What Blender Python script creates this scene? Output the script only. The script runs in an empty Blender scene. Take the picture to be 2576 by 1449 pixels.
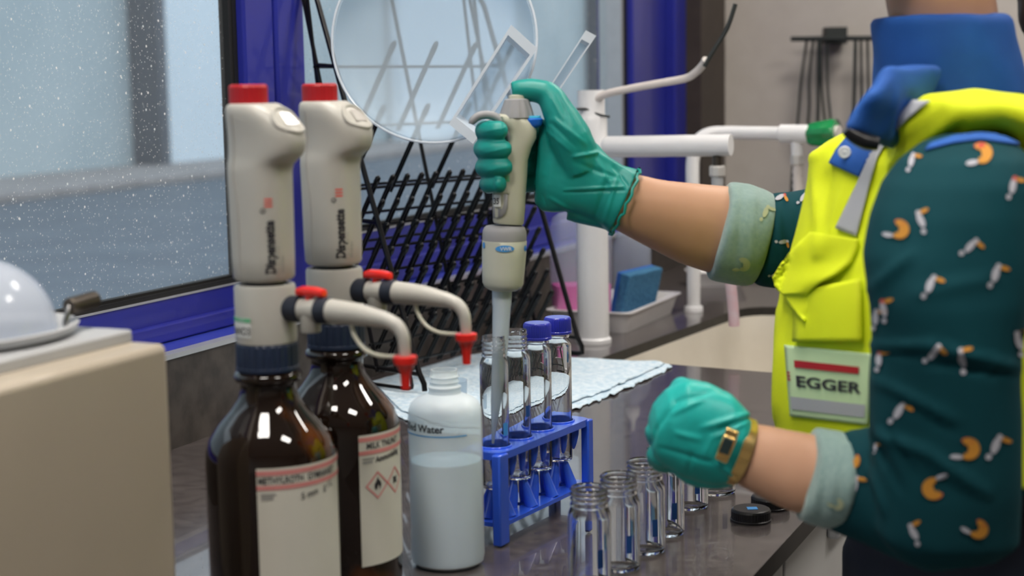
import bpy, bmesh, math, random
import numpy as np
from mathutils import Vector, Matrix, noise
from mathutils.bvhtree import BVHTree
from mathutils.geometry import tessellate_polygon
random.seed(7)
sc = bpy.context.scene
col = sc.collection
PI = math.pi

# ------------------------------------------------------------------ camera
ZC = 0.9                      # counter top height
H = 0.428                     # camera above counter top
F = 4000.0                    # focal length in pixels of the 2576 x 1449 frame
PITCH = math.radians(7.33); ROLL = math.radians(-0.95)
CP = Vector((0, 0, ZC + H))
Dn = Vector((0, -math.sin(PITCH), -math.cos(PITCH)))
Fw = Vector((0, math.cos(PITCH), -math.sin(PITCH)))
Rt = Vector((1, 0, 0))
cr, sr = math.cos(ROLL), math.sin(ROLL)
cx_ = Rt * cr - Dn * sr
cy_ = -(Rt * sr + Dn * cr)
cz_ = -Fw
cam = bpy.data.cameras.new('camera')
cam.sensor_width = 36; cam.lens = F / 2576 * 36
cam.clip_start = 0.05; cam.clip_end = 200
cam.dof.use_dof = True; cam.dof.focus_distance = 1.74; cam.dof.aperture_fstop = 5.6
co = bpy.data.objects.new('camera', cam); col.objects.link(co)
m3 = Matrix((cx_, cy_, cz_)).transposed()
co.matrix_world = Matrix.Translation(CP) @ m3.to_4x4()
sc.camera = co

# ------------------------------------------------------------------ light
world = bpy.data.worlds.new('world'); sc.world = world; world.use_nodes = True
wn = world.node_tree.nodes; wb = wn['Background']
wtc = wn.new('ShaderNodeTexCoord'); wsep = wn.new('ShaderNodeSeparateXYZ'); wramp = wn.new('ShaderNodeValToRGB')
world.node_tree.links.new(wtc.outputs['Generated'], wsep.inputs[0])
world.node_tree.links.new(wsep.outputs['Z'], wramp.inputs[0])
wramp.color_ramp.elements[0].position = 0.0; wramp.color_ramp.elements[0].color = (0.60, 0.66, 0.74, 1)
wramp.color_ramp.elements[1].position = 0.6; wramp.color_ramp.elements[1].color = (0.80, 0.90, 1.0, 1)
world.node_tree.links.new(wramp.outputs[0], wb.inputs['Color'])
wb.inputs['Strength'].default_value = 1.45
sc.view_settings.view_transform = 'Standard'; sc.view_settings.look = 'None'
sc.view_settings.gamma = 1; sc.view_settings.use_curve_mapping = False
sc.view_settings.exposure = 0.1
try:
    sc.cycles.max_bounces = 14; sc.cycles.transmission_bounces = 12; sc.cycles.transparent_max_bounces = 24
    sc.cycles.caustics_reflective = False; sc.cycles.sample_clamp_indirect = 6
except Exception: pass

# ------------------------------------------------------------------ projection helpers (pixel of the photo -> point at a real depth)
def ray(px, py):
    u, v = px - 1288, py - 724.5
    return (cx_ * u - cy_ * v - cz_ * F).normalized()
def at(px, py, Y):
    d = ray(px, py); return CP + d * (Y / d.y)
def on(px, py, z=0.0):
    d = ray(px, py); return CP + d * ((ZC + z - CP.z) / d.z)
def proj(p):
    q = p - CP; w = -q.dot(cz_)
    return 1288 + q.dot(cx_) / w * F, 724.5 - q.dot(cy_) / w * F
WD = Vector((0.4043, 0.9146, 0)); WN = Vector((0.9146, -0.4043, 0)); W0 = Vector((-0.388, 1.913, 0))
WA = math.atan2(WD.y, WD.x)
def W(s, t, z): return W0 + WD * s + WN * t + Vector((0, 0, ZC + z))
def wl(px, py, t=0.0):
    d = ray(px, py); k = ((W0 + WN * t) - CP).dot(WN) / d.dot(WN); p = CP + d * k
    return (p - W0).dot(WD), p.z - ZC
def ws(px, py, t=0.0): return wl(px, py, t)[0]
def wst(p): q = p - W0; return q.dot(WD), q.dot(WN)

# ------------------------------------------------------------------ materials
MATS = {}
def M(name, c, rough=0.5, metal=0.0, spec=0.5, trans=0.0, ior=1.45, bump=None, c2=None, nscale=8.0, sheen=0.0, coat=0.0, sss=0.0, alpha=1.0, thr=(0.35, 0.65), ndet=4):
    m = bpy.data.materials.new(name); m.use_nodes = True
    nt = m.node_tree; b = nt.nodes['Principled BSDF']
    b.inputs['Base Color'].default_value = (*c, 1)
    b.inputs['Roughness'].default_value = rough; b.inputs['Metallic'].default_value = metal
    b.inputs['Specular IOR Level'].default_value = spec
    b.inputs['Transmission Weight'].default_value = trans; b.inputs['IOR'].default_value = ior
    b.inputs['Coat Weight'].default_value = coat; b.inputs['Alpha'].default_value = alpha
    if sheen: b.inputs['Sheen Weight'].default_value = sheen
    if sss:
        b.inputs['Subsurface Weight'].default_value = sss; b.inputs['Subsurface Radius'].default_value = (0.01, 0.006, 0.004)
    tc = nt.nodes.new('ShaderNodeTexCoord')
    nz = nt.nodes.new('ShaderNodeTexNoise'); nz.inputs['Scale'].default_value = nscale; nz.inputs['Detail'].default_value = ndet
    nt.links.new(tc.outputs['Object'], nz.inputs['Vector'])
    rp = nt.nodes.new('ShaderNodeValToRGB')
    rp.color_ramp.elements[0].position = thr[0]; rp.color_ramp.elements[1].position = thr[1]
    if c2 is None: c2 = tuple(min(1, x * 1.05) for x in c)
    rp.color_ramp.elements[0].color = (*c, 1); rp.color_ramp.elements[1].color = (*c2, 1)
    nt.links.new(nz.outputs['Fac'], rp.inputs[0]); nt.links.new(rp.outputs[0], b.inputs['Base Color'])
    if bump:
        bp = nt.nodes.new('ShaderNodeBump'); bn = nt.nodes.new('ShaderNodeTexNoise')
        bn.inputs['Scale'].default_value = bump[0]; bn.inputs['Detail'].default_value = 3
        bp.inputs['Strength'].default_value = bump[1]; bp.inputs['Distance'].default_value = bump[2] if len(bump) > 2 else 0.001
        nt.links.new(tc.outputs['Object'], bn.inputs['Vector']); nt.links.new(bn.outputs['Fac'], bp.inputs['Height'])
        nt.links.new(bp.outputs[0], b.inputs['Normal'])
    MATS[name] = m
    return m
def see_through(name, tint, t_fac, c, rough=0.3, spec=0.5, dust=False):
    """part transparent sheet: tint = colour of what passes, t_fac = how much passes"""
    m = bpy.data.materials.new(name); m.use_nodes = True; nt = m.node_tree
    b = nt.nodes['Principled BSDF']; out = nt.nodes['Material Output']
    b.inputs['Base Color'].default_value = (*c, 1); b.inputs['Roughness'].default_value = rough
    b.inputs['Specular IOR Level'].default_value = spec
    tr = nt.nodes.new('ShaderNodeBsdfTransparent'); tr.inputs[0].default_value = (*tint, 1)
    mx = nt.nodes.new('ShaderNodeMixShader'); mx.inputs[0].default_value = t_fac
    nt.links.new(b.outputs[0], mx.inputs[1]); nt.links.new(tr.outputs[0], mx.inputs[2])
    if dust:
        tc = nt.nodes.new('ShaderNodeTexCoord')
        vo = nt.nodes.new('ShaderNodeTexVoronoi'); vo.inputs['Scale'].default_value = 62
        nz = nt.nodes.new('ShaderNodeTexNoise'); nz.inputs['Scale'].default_value = 14
        nt.links.new(tc.outputs['Object'], vo.inputs['Vector']); nt.links.new(tc.outputs['Object'], nz.inputs['Vector'])
        r1 = nt.nodes.new('ShaderNodeValToRGB'); r1.color_ramp.elements[0].position = 0.06; r1.color_ramp.elements[0].color = (1, 1, 1, 1)
        r1.color_ramp.elements[1].position = 0.13; r1.color_ramp.elements[1].color = (0, 0, 0, 1)
        nt.links.new(vo.outputs['Distance'], r1.inputs[0])
        sz = nt.nodes.new('ShaderNodeSeparateXYZ'); nt.links.new(vo.outputs['Color'], sz.inputs[0])
        gt = nt.nodes.new('ShaderNodeMath'); gt.operation = 'GREATER_THAN'; gt.inputs[1].default_value = 0.35
        nt.links.new(sz.outputs[0], gt.inputs[0])
        mu = nt.nodes.new('ShaderNodeMath'); mu.operation = 'MULTIPLY'
        nt.links.new(r1.outputs[0], mu.inputs[0]); nt.links.new(gt.outputs[0], mu.inputs[1])
        v2 = nt.nodes.new('ShaderNodeTexVoronoi'); v2.inputs['Scale'].default_value = 170
        nt.links.new(tc.outputs['Object'], v2.inputs['Vector'])
        r2 = nt.nodes.new('ShaderNodeValToRGB'); r2.color_ramp.elements[0].position = 0.10; r2.color_ramp.elements[0].color = (.40, .40, .40, 1)
        r2.color_ramp.elements[1].position = 0.24; r2.color_ramp.elements[1].color = (0, 0, 0, 1)
        nt.links.new(v2.outputs['Distance'], r2.inputs[0])
        ad = nt.nodes.new('ShaderNodeMath'); ad.operation = 'ADD'; ad.use_clamp = True
        nt.links.new(mu.outputs[0], ad.inputs[0]); nt.links.new(r2.outputs[0], ad.inputs[1])
        sub = nt.nodes.new('ShaderNodeMath'); sub.operation = 'MULTIPLY_ADD'; sub.use_clamp = True
        nt.links.new(ad.outputs[0], sub.inputs[0]); sub.inputs[1].default_value = -0.75; sub.inputs[2].default_value = t_fac
        nt.links.new(sub.outputs[0], mx.inputs[0])
    nt.links.new(mx.outputs[0], out.inputs['Surface'])
    MATS[name] = m; return m
def emit(name, c, s):
    m = bpy.data.materials.new(name); m.use_nodes = True; nt = m.node_tree
    b = nt.nodes['Principled BSDF']; b.inputs['Emission Color'].default_value = (*c, 1); b.inputs['Emission Strength'].default_value = s
    MATS[name] = m; return m

M('counter', (0.052, 0.044, 0.044), 0.24, c2=(0.088, 0.076, 0.074), nscale=60, bump=(300, 0.25, 0.0004), coat=.5)
M('counter_edge', (0.018, 0.017, 0.015), 0.5, c2=(0.028, 0.025, 0.022), nscale=60)
M('backsplash', (0.040, 0.034, 0.030), 0.45, c2=(0.075, 0.064, 0.056), nscale=35, bump=(200, 0.3, 0.0005))
M('blue_frame', (0.020, 0.025, 0.26), 0.30, c2=(0.022, 0.030, 0.30), nscale=6, coat=0.3)
M('blue_ledge_lit', (0.040, 0.060, 0.42), 0.25, c2=(0.045, 0.07, 0.46), nscale=400, coat=0.4)  # frame blue made lighter: light falling on the ledge is in the colour
M('gasket', (0.008, 0.008, 0.008), 0.6, bump=(120, .4, .001))
M('aluminium', (0.55, 0.57, 0.60), 0.35, metal=0.6, nscale=40)
M('wall_paint', (0.50, 0.46, 0.42), 0.7, c2=(0.53, 0.49, 0.45), nscale=20, bump=(300, .1, .0003))
M('brown_panel', (0.040, 0.030, 0.024), 0.5, c2=(0.052, 0.040, 0.032), nscale=20)
M('floor', (0.16, 0.155, 0.15), 0.4, c2=(0.20, 0.195, 0.185), nscale=25)
M('ceiling', (0.75, 0.75, 0.73), 0.9)
M('sink', (0.60, 0.56, 0.48), 0.3, c2=(0.64, 0.6, 0.52), nscale=12, coat=.3)
M('cabinet', (0.55, 0.55, 0.54), 0.5)
M('asphalt', (0.060, 0.085, 0.118), 0.8, c2=(0.088, 0.115, 0.148), nscale=1.2, bump=(60, .4, .01))
M('paving', (0.25, 0.225, 0.225), 0.8, c2=(0.31, 0.28, 0.275), nscale=2)
M('facade', (0.40, 0.48, 0.51), 0.7, c2=(0.48, 0.55, 0.57), nscale=0.5)
M('facade_dark', (0.04, 0.06, 0.09), 0.6)
M('van_white', (0.72, 0.80, 0.86), 0.5)
see_through('window_glass', (0.93, 0.97, 0.98), 0.94, (0.93, 0.95, 0.97), 0.10, dust=True)
M('device_beige', (0.44, 0.385, 0.30), 0.42, c2=(0.46, 0.40, 0.315), nscale=3, coat=.15)
M('device_grey', (0.42, 0.43, 0.44), 0.4)
see_through('dome_plastic', (0.92, 0.94, 0.97), 0.62, (0.75, 0.80, 0.88), 0.10)
M('steel', (0.45, 0.44, 0.43), 0.25, metal=1.0)
M('dark_steel', (0.10, 0.085, 0.07), 0.3, metal=.7)
M('disp_body', (0.47, 0.46, 0.415), 0.38, c2=(0.485, 0.472, 0.428), nscale=5, coat=.1, sss=.05)
M('disp_seam', (0.36, 0.35, 0.33), 0.6)
M('disp_window', (0.33, 0.31, 0.28), 0.15)
M('navy_cap', (0.010, 0.020, 0.050), 0.45, c2=(0.014, 0.026, 0.06), nscale=30)
M('navy_ring', (0.013, 0.018, 0.032), 0.5)
M('red_knob', (0.42, 0.010, 0.015), 0.40, c2=(0.46, 0.012, 0.018), nscale=12)
M('red_bright', (0.78, 0.018, 0.012), 0.3, coat=.4)
M('red_ink', (0.75, 0.12, 0.10), 0.6)
M('black_ink', (0.03, 0.03, 0.035), 0.6)
M('grey_ink', (0.33, 0.33, 0.31), 0.6)
M('tubing', (0.62, 0.61, 0.50), 0.25, sss=.2)
M('amber_glass', (0.010, 0.005, 0.003), 0.04, spec=0.6, trans=0.0, c2=(0.17, 0.05, 0.007), nscale=15, coat=0.3, thr=(.58, .74), ndet=2)
M('label_paper', (0.62, 0.61, 0.54), 0.7)
M('label_pink', (0.62, 0.24, 0.23), 0.7)
M('green_tape', (0.03, 0.42, 0.14), 0.5, c2=(0.30, 0.55, 0.40), nscale=90)
M('white_sticker', (0.72, 0.74, 0.72), 0.6)
see_through('hdpe', (0.92, 0.97, 0.99), 0.60, (0.93, 0.96, 0.98), 0.38)
M('hdpe_neck', (0.78, 0.84, 0.88), 0.35, sss=.3)
M('water_liquid', (0.66, 0.84, 0.97), 0.3)
M('blue_ink', (0.10, 0.36, 0.72), 0.5)
M('vial_glass', (0.97, 0.985, 0.99), 0.0, trans=1.0, ior=1.47)
M('blue_plastic', (0.030, 0.040, 0.52), 0.32, c2=(0.035, 0.05, 0.58), nscale=9, coat=.25)
M('rack_plastic', (0.028, 0.105, 0.68), 0.22, c2=(0.035, 0.12, 0.74), nscale=14, coat=.5)
M('label_lightblue', (0.06, 0.30, 0.70), 0.5)
M('label_navy', (0.012, 0.07, 0.28), 0.5)
M('black_plastic', (0.010, 0.010, 0.012), 0.35)
M('rack_wire', (0.004, 0.004, 0.005), 0.28, spec=.4)
M('towel', (0.50, 0.66, 0.78), 0.9, c2=(0.72, 0.82, 0.89), nscale=120, bump=(140, 1.0, 0.003))
see_through('clear_plastic', (0.88, 0.93, 0.97), 0.70, (0.66, 0.75, 0.82), 0.35, spec=.3)
see_through('clear_rim', (0.92, 0.95, 0.98), 0.30, (0.80, 0.86, 0.92), 0.15)
M('pvc_white', (0.80, 0.80, 0.81), 0.35, coat=.2)
M('pvc_offwhite', (0.66, 0.61, 0.58), 0.4)
M('nut_metal', (0.62, 0.60, 0.57), 0.35, metal=.3)
M('green_knob', (0.005, 0.23, 0.06), 0.25, c2=(0.008, 0.28, 0.08), nscale=30, coat=.5)
M('pink_hose', (0.62, 0.42, 0.46), 0.3, c2=(0.62, 0.50, 0.54), nscale=60)
M('tray_white', (0.80, 0.78, 0.78), 0.25, coat=.3)
M('sponge', (0.055, 0.20, 0.36), 0.95, c2=(0.035, 0.14, 0.27), nscale=160, bump=(160, 1.0, .003))
M('sponge_back', (0.02, 0.12, 0.42), 0.9, bump=(200, 1, .002))
see_through('jug_plastic', (0.88, 0.92, 0.99), 0.74, (0.70, 0.76, 0.90), 0.25)
M('pink_liquid', (0.95, 0.03, 0.38), 0.15)
M('yellow_liquid', (0.62, 0.52, 0.12), 0.2)
M('cable', (0.02, 0.025, 0.025), 0.5)
M('pip_body', (0.50, 0.50, 0.40), 0.40, c2=(0.515, 0.515, 0.415), nscale=6)
M('pip_cup', (0.55, 0.56, 0.47), 0.35, c2=(0.565, 0.575, 0.485), nscale=6)
M('pip_grey', (0.30, 0.30, 0.31), 0.5)
M('pip_blue', (0.01, 0.12, 0.55), 0.3, coat=.3)
M('pip_cyan', (0.06, 0.45, 0.70), 0.3)
see_through('pip_tip', (0.90, 0.95, 0.99), 0.45, (0.82, 0.90, 0.96), 0.25)
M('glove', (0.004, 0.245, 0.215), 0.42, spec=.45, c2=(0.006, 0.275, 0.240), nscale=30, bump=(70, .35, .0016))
M('glove_fist_lit', (0.012, 0.40, 0.36), 0.42, spec=.45, c2=(0.014, 0.44, 0.40), nscale=30, bump=(60, .3, .0016))  # lighter copy of the glove: stronger light on the fist painted in
M('skin', (0.52, 0.285, 0.175), 0.5, c2=(0.56, 0.32, 0.205), nscale=14, sss=.12, bump=(500, .08, .0003))
M('sweater', (0.0015, 0.043, 0.055), 0.85, spec=.25, c2=(0.002, 0.052, 0.066), nscale=12, sheen=.0, bump=(700, .25, .0004))
M('cuff', (0.21, 0.32, 0.30), 0.9, c2=(0.25, 0.36, 0.335), nscale=260, sheen=.3, bump=(600, .4, .0005))
M('vest', (0.72, 0.82, 0.006), 0.75, c2=(0.77, 0.87, 0.01), nscale=20, bump=(40, .25, .002))
M('vest_badge', (0.60, 0.78, 0.46), 0.6)
M('reflective', (0.42, 0.43, 0.46), 0.45)
M('jacket_blue', (0.010, 0.085, 0.36), 0.75, c2=(0.012, 0.10, 0.41), nscale=30, bump=(300, .3, .0006))
M('trousers', (0.02, 0.025, 0.045), 0.85)
M('hair', (0.09, 0.045, 0.02), 0.5)
M('gold', (0.85, 0.58, 0.22), 0.25, metal=.9)
M('watch_glass', (0.03, 0.05, 0.05), 0.08)
M('motif_white', (0.42, 0.42, 0.47), 0.8)
M('motif_orange', (0.50, 0.22, 0.025), 0.8)
M('motif_red', (0.45, 0.05, 0.04), 0.8)
M('motif_pale', (0.42, 0.45, 0.28), 0.9)
emit('lamp_panel', (1.0, 0.94, 0.87), 34.0)

# ------------------------------------------------------------------ mesh helpers
class MB:
    def __init__(s): s.v = []; s.f = []; s.m = []; s.cm = 0
    def add(s, vs, fs):
        n = len(s.v); s.v += [Vector(v) for v in vs]; s.f += [[i + n for i in f] for f in fs]; s.m += [s.cm] * len(fs); return s
    def box(s, c, size, ax=None):
        X, Y, Z = ax or (Vector((1, 0, 0)), Vector((0, 1, 0)), Vector((0, 0, 1)))
        c = Vector(c); a, b, d = [x / 2 for x in size]
        vs = [c + X * (i * a) + Y * (j * b) + Z * (k * d) for i in (-1, 1) for j in (-1, 1) for k in (-1, 1)]
        return s.add(vs, [[0, 1, 3, 2], [4, 6, 7, 5], [0, 4, 5, 1], [2, 3, 7, 6], [0, 2, 6, 4], [1, 5, 7, 3]])
    def wbox(s, s0, s1, t0, t1, z0, z1):
        return s.box(W((s0 + s1) / 2, (t0 + t1) / 2, (z0 + z1) / 2), (abs(s1 - s0), abs(t1 - t0), abs(z1 - z0)), (WD, WN, Vector((0, 0, 1))))
    def loft(s, rings, cap0=True, cap1=True):
        n = len(rings[0]); vs = [p for r in rings for p in r]; fs = []
        for i in range(len(rings) - 1):
            for j in range(n):
                k = (j + 1) % n; fs.append([i * n + j, i * n + k, (i + 1) * n + k, (i + 1) * n + j])
        if cap0: fs.append(list(range(n))[::-1])
        if cap1: fs.append([(len(rings) - 1) * n + j for j in range(n)])
        return s.add(vs, fs)
    def lathe(s, prof, c=(0, 0, 0), n=48, sx=1, sy=1, cap=True):
        c = Vector(c); rings = []
        for r, z in prof:
            rings.append([c + Vector((math.cos(2 * PI * j / n) * r * sx, math.sin(2 * PI * j / n) * r * sy, z)) for j in range(n)])
        return s.loft(rings, cap, cap)
    def tube(s, pts, r, n=10, sub=1, closed=False, flat=None, cap=True):
        pts = [Vector(p) for p in pts]
        if sub > 1: pts, r = smooth_path(pts, r, sub)
        m = len(pts); rr = r if isinstance(r, (list, tuple)) else [r] * m
        T = []
        for i in range(m):
            a = pts[i - 1] if i > 0 else pts[0]; b = pts[i + 1] if i < m - 1 else pts[-1]
            T.append((b - a).normalized())
        up = Vector((0, 0, 1)) if abs(T[0].z) < 0.9 else Vector((1, 0, 0))
        N = (up - T[0] * up.dot(T[0])).normalized(); rings = []
        for i in range(m):
            N = (N - T[i] * N.dot(T[i])).normalized(); B = T[i].cross(N)
            rings.append([pts[i] + (N * math.cos(2 * PI * j / n) + B * math.sin(2 * PI * j / n)) * rr[i] for j in range(n)])
        return s.loft(rings, cap, cap)
    def sections(s, secs, n=28, power=2.0, cap=True):
        """secs: (centre, half axis vector a, half axis vector b)"""
        rings = []
        for c, a, b in secs:
            rg = []
            for j in range(n):
                t = 2 * PI * j / n; ct, st = math.cos(t), math.sin(t)
                ct = math.copysign(abs(ct) ** (2 / power), ct); st = math.copysign(abs(st) ** (2 / power), st)
                rg.append(Vector(c) + Vector(a) * ct + Vector(b) * st)
            rings.append(rg)
        return s.loft(rings, cap, cap)
    def ball(s, c, r, n=16, axes=None):
        c = Vector(c); r = (r, r, r) if not isinstance(r, (tuple, list)) else r
        ax = axes or (Vector((1, 0, 0)), Vector((0, 1, 0)), Vector((0, 0, 1)))
        rings = []
        for i in range(1, n):
            ph = PI * i / n
            rings.append([c + ax[0] * (r[0] * math.sin(ph) * math.cos(2 * PI * j / (2 * n))) + ax[1] * (r[1] * math.sin(ph) * math.sin(2 * PI * j / (2 * n))) + ax[2] * (-r[2] * math.cos(ph)) for j in range(2 * n)])
        return s.loft(rings)
    def mesh(s, name):
        me = bpy.data.meshes.new(name); me.from_pydata([tuple(v) for v in s.v], [], s.f); me.update(); return me
    def build(s, name, mats, parent=None, world=False, bevel=0, smooth=True, angle=40, recalc=True, bseg=2):
        if world and parent is not None:
            inv = pm(parent).inverted(); s.v = [inv @ v for v in s.v]
        me = s.mesh(name)
        if recalc:
            bm = bmesh.new(); bm.from_mesh(me); bmesh.ops.recalc_face_normals(bm, faces=bm.faces); bm.to_mesh(me); bm.free()
        mats = mats if isinstance(mats, (list, tuple)) else [mats]
        for k in mats: me.materials.append(MATS[k])
        if len(mats) > 1: me.polygons.foreach_set('material_index', s.m)
        if smooth:
            me.polygons.foreach_set('use_smooth', [True] * len(me.polygons)); me.set_sharp_from_angle(angle=math.radians(angle))
        o = bpy.data.objects.new(name, me); col.objects.link(o)
        if parent is not None: o.parent = parent
        if bevel:
            b = o.modifiers.new('bevel', 'BEVEL'); b.width = bevel; b.segments = bseg; b.limit_method = 'ANGLE'; b.angle_limit = math.radians(35)
        return o
def pm(o): return Matrix.Translation(o.location) @ o.rotation_euler.to_matrix().to_4x4() if o.parent is None else pm(o.parent) @ Matrix.Translation(o.location) @ o.rotation_euler.to_matrix().to_4x4()
def smooth_path(pts, r, sub):
    rr = list(r) if isinstance(r, (list, tuple)) else [r] * len(pts); P = []; R = []
    for i in range(len(pts) - 1):
        p0 = pts[max(i - 1, 0)]; p1 = pts[i]; p2 = pts[i + 1]; p3 = pts[min(i + 2, len(pts) - 1)]
        for k in range(sub):
            t = k / sub; t2, t3 = t * t, t ** 3
            P.append(0.5 * ((2 * p1) + (p2 - p0) * t + (2 * p0 - 5 * p1 + 4 * p2 - p3) * t2 + (3 * p1 - p0 - 3 * p2 + p3) * t3))
            R.append(rr[i] * (1 - t) + rr[i + 1] * t)
    P.append(pts[-1]); R.append(rr[-1]); return P, R
def tag(o, label=None, cat=None, group=None, kind=None):
    if label: o['label'] = label
    if cat: o['category'] = cat
    if group: o['group'] = group
    if kind: o['kind'] = kind
    return o
def thing(name, loc, label, cat, rz=0, group=None):
    o = bpy.data.objects.new(name, None); col.objects.link(o); o.empty_display_size = 0.05
    o.location = loc; o.rotation_euler = (0, 0, rz); return tag(o, label, cat, group)
def struct(o): o['kind'] = 'structure'; return o
def copy_tree(o, parent=None):
    c = o.copy(); col.objects.link(c)
    if parent is not None: c.parent = parent
    for ch in list(o.children): copy_tree(ch, c)
    return c
def text_geo(s, size, bold=0.0, align='LEFT', res=3):
    cu = bpy.data.curves.new('t', 'FONT'); cu.body = s; cu.size = size; cu.offset = bold; cu.align_x = align; cu.resolution_u = res
    o = bpy.data.objects.new('t', cu); col.objects.link(o)
    dg = bpy.context.evaluated_depsgraph_get(); me = o.evaluated_get(dg).to_mesh()
    vs = [v.co.copy() for v in me.vertices]; fs = [list(p.vertices) for p in me.polygons]
    o.evaluated_get(dg).to_mesh_clear(); bpy.data.objects.remove(o); bpy.data.curves.remove(cu)
    return vs, fs
def text_on(mb, s, size, fn, bold=0.0, align='LEFT'):
    vs, fs = text_geo(s, size, bold, align); mb.add([fn(v.x, v.y) for v in vs], fs)
def grid_on(mb, x0, x1, y0, y1, fn, nx=12, ny=4):
    vs = [fn(x0 + (x1 - x0) * i / nx, y0 + (y1 - y0) * j / ny) for j in range(ny + 1) for i in range(nx + 1)]
    fs = [[j * (nx + 1) + i, j * (nx + 1) + i + 1, (j + 1) * (nx + 1) + i + 1, (j + 1) * (nx + 1) + i] for j in range(ny) for i in range(nx)]
    mb.add(vs, fs)
def poly_on(mb, pts, fn, step=None):
    tr = tessellate_polygon([[Vector((x, y, 0)) for x, y in pts]])
    mb.add([fn(x, y) for x, y in pts], [list(t) for t in tr])
def ring_poly_on(mb, outer, inner, fn):
    n = len(outer); mb.add([fn(*p) for p in outer] + [fn(*p) for p in inner], [[i, (i + 1) % n, n + (i + 1) % n, n + i] for i in range(n)])
def cyl(r, off=0.0004, a0=0.0, z0=0.0, sgn=1):
    """flat (x right, y up) -> outside of an upright cylinder about the local origin"""
    return lambda x, y: Vector(((r + off) * math.cos(a0 + x / r), (r + off) * math.sin(a0 + x / r), z0 + y))
def blob(name, mb, voxel, iters, mat, parent=None, folds=None, rough=None, disp=None):
    me = mb.mesh(name + '_raw'); o = bpy.data.objects.new(name + '_raw', me); col.objects.link(o)
    bm = bmesh.new(); bm.from_mesh(me); bmesh.ops.recalc_face_normals(bm, faces=bm.faces); bm.to_mesh(me); bm.free()
    r = o.modifiers.new('r', 'REMESH'); r.mode = 'VOXEL'; r.voxel_size = voxel; r.use_smooth_shade = True
    if iters:
        s = o.modifiers.new('s', 'SMOOTH'); s.factor = 0.5; s.iterations = iters
    dg = bpy.context.evaluated_depsgraph_get(); dg.update()
    nm = bpy.data.meshes.new_from_object(o.evaluated_get(dg)); bpy.data.objects.remove(o); bpy.data.meshes.remove(me)
    nm.name = name
    if folds or rough or disp:
        N_ = len(nm.vertices); ca = np.empty(N_ * 3); na = np.empty(N_ * 3)
        nm.vertices.foreach_get('co', ca); nm.vertices.foreach_get('normal', na); outc = []
        for i_ in range(N_):
            p = Vector(ca[3 * i_:3 * i_ + 3]); n = Vector(na[3 * i_:3 * i_ + 3]); d = 0.0
            if folds:
                x, y = proj(p)
                for a, b, w, amp in folds:
                    ax, ay = a; bx, by = b; L2 = (bx - ax) ** 2 + (by - ay) ** 2 or 1
                    t = max(0, min(1, ((x - ax) * (bx - ax) + (y - ay) * (by - ay)) / L2))
                    dd = (x - ax - t * (bx - ax)) ** 2 + (y - ay - t * (by - ay)) ** 2
                    if dd < 9 * w * w: d += amp * math.exp(-dd / (w * w)) * (1 - 0.5 * abs(2 * t - 1) ** 3)
            if rough: d += rough[1] * noise.noise(p * rough[0])
            if disp: d += disp(p, n)
            outc.extend(p + n * d)
        nm.vertices.foreach_set('co', outc); nm.update()
    nm.materials.clear(); nm.materials.append(MATS[mat])
    nm.polygons.foreach_set('use_smooth', [True] * len(nm.polygons))
    if parent is not None: 
        inv = pm(parent).inverted(); nm.transform(inv)
    ob = bpy.data.objects.new(name, nm); col.objects.link(ob); ob.parent = parent
    return ob

# ================================================================== the room
Z3 = Vector((0, 0, 1))
SE = ws(1826, 300, 0)                      # end of the window wall (corner with the back wall)
TF = -0.07                                 # plane of the window frames
SILL = 0.115
b = MB(); b.box((1.2, 1.6, -0.05), (8, 9, 0.1)); struct(b.build('floor', 'floor'))
b = MB(); b.box((1.2, 1.6, 2.80), (8, 9, 0.1)); struct(b.build('ceiling', 'ceiling'))
b = MB(); b.wbox(-4.5, SE + .2, -0.25, -0.012, -ZC, SILL - .004)
b.wbox(-4.5, SE + .2, -0.25, -0.012, 1.25, 1.85)
struct(b.build('wall_window', 'wall_paint'))
b = MB(); b.wbox(-4.5, SE, -0.012, 0, 0.0, SILL - 0.003); struct(b.build('trim_1', 'backsplash'))
b = MB(); b.wbox(-4.5, SE, -0.016, 0.0015, SILL - 0.006, SILL); struct(b.build('trim_2', 'aluminium'))
b = MB(); b.wbox(-4.5, SE, -0.10, -0.016, SILL - 0.01, SILL - 0.001); struct(b.build('trim_3', 'blue_ledge_lit'))
b = MB(); b.wbox(SE, SE + .12, -0.25, 3.4, -ZC, 1.85); struct(b.build('wall_back', 'wall_paint'))
b = MB(); b.wbox(SE - .012, SE, 0.0, 1.2, 0, 0.09); struct(b.build('baseboard_back', 'backsplash', bevel=.002))

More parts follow.
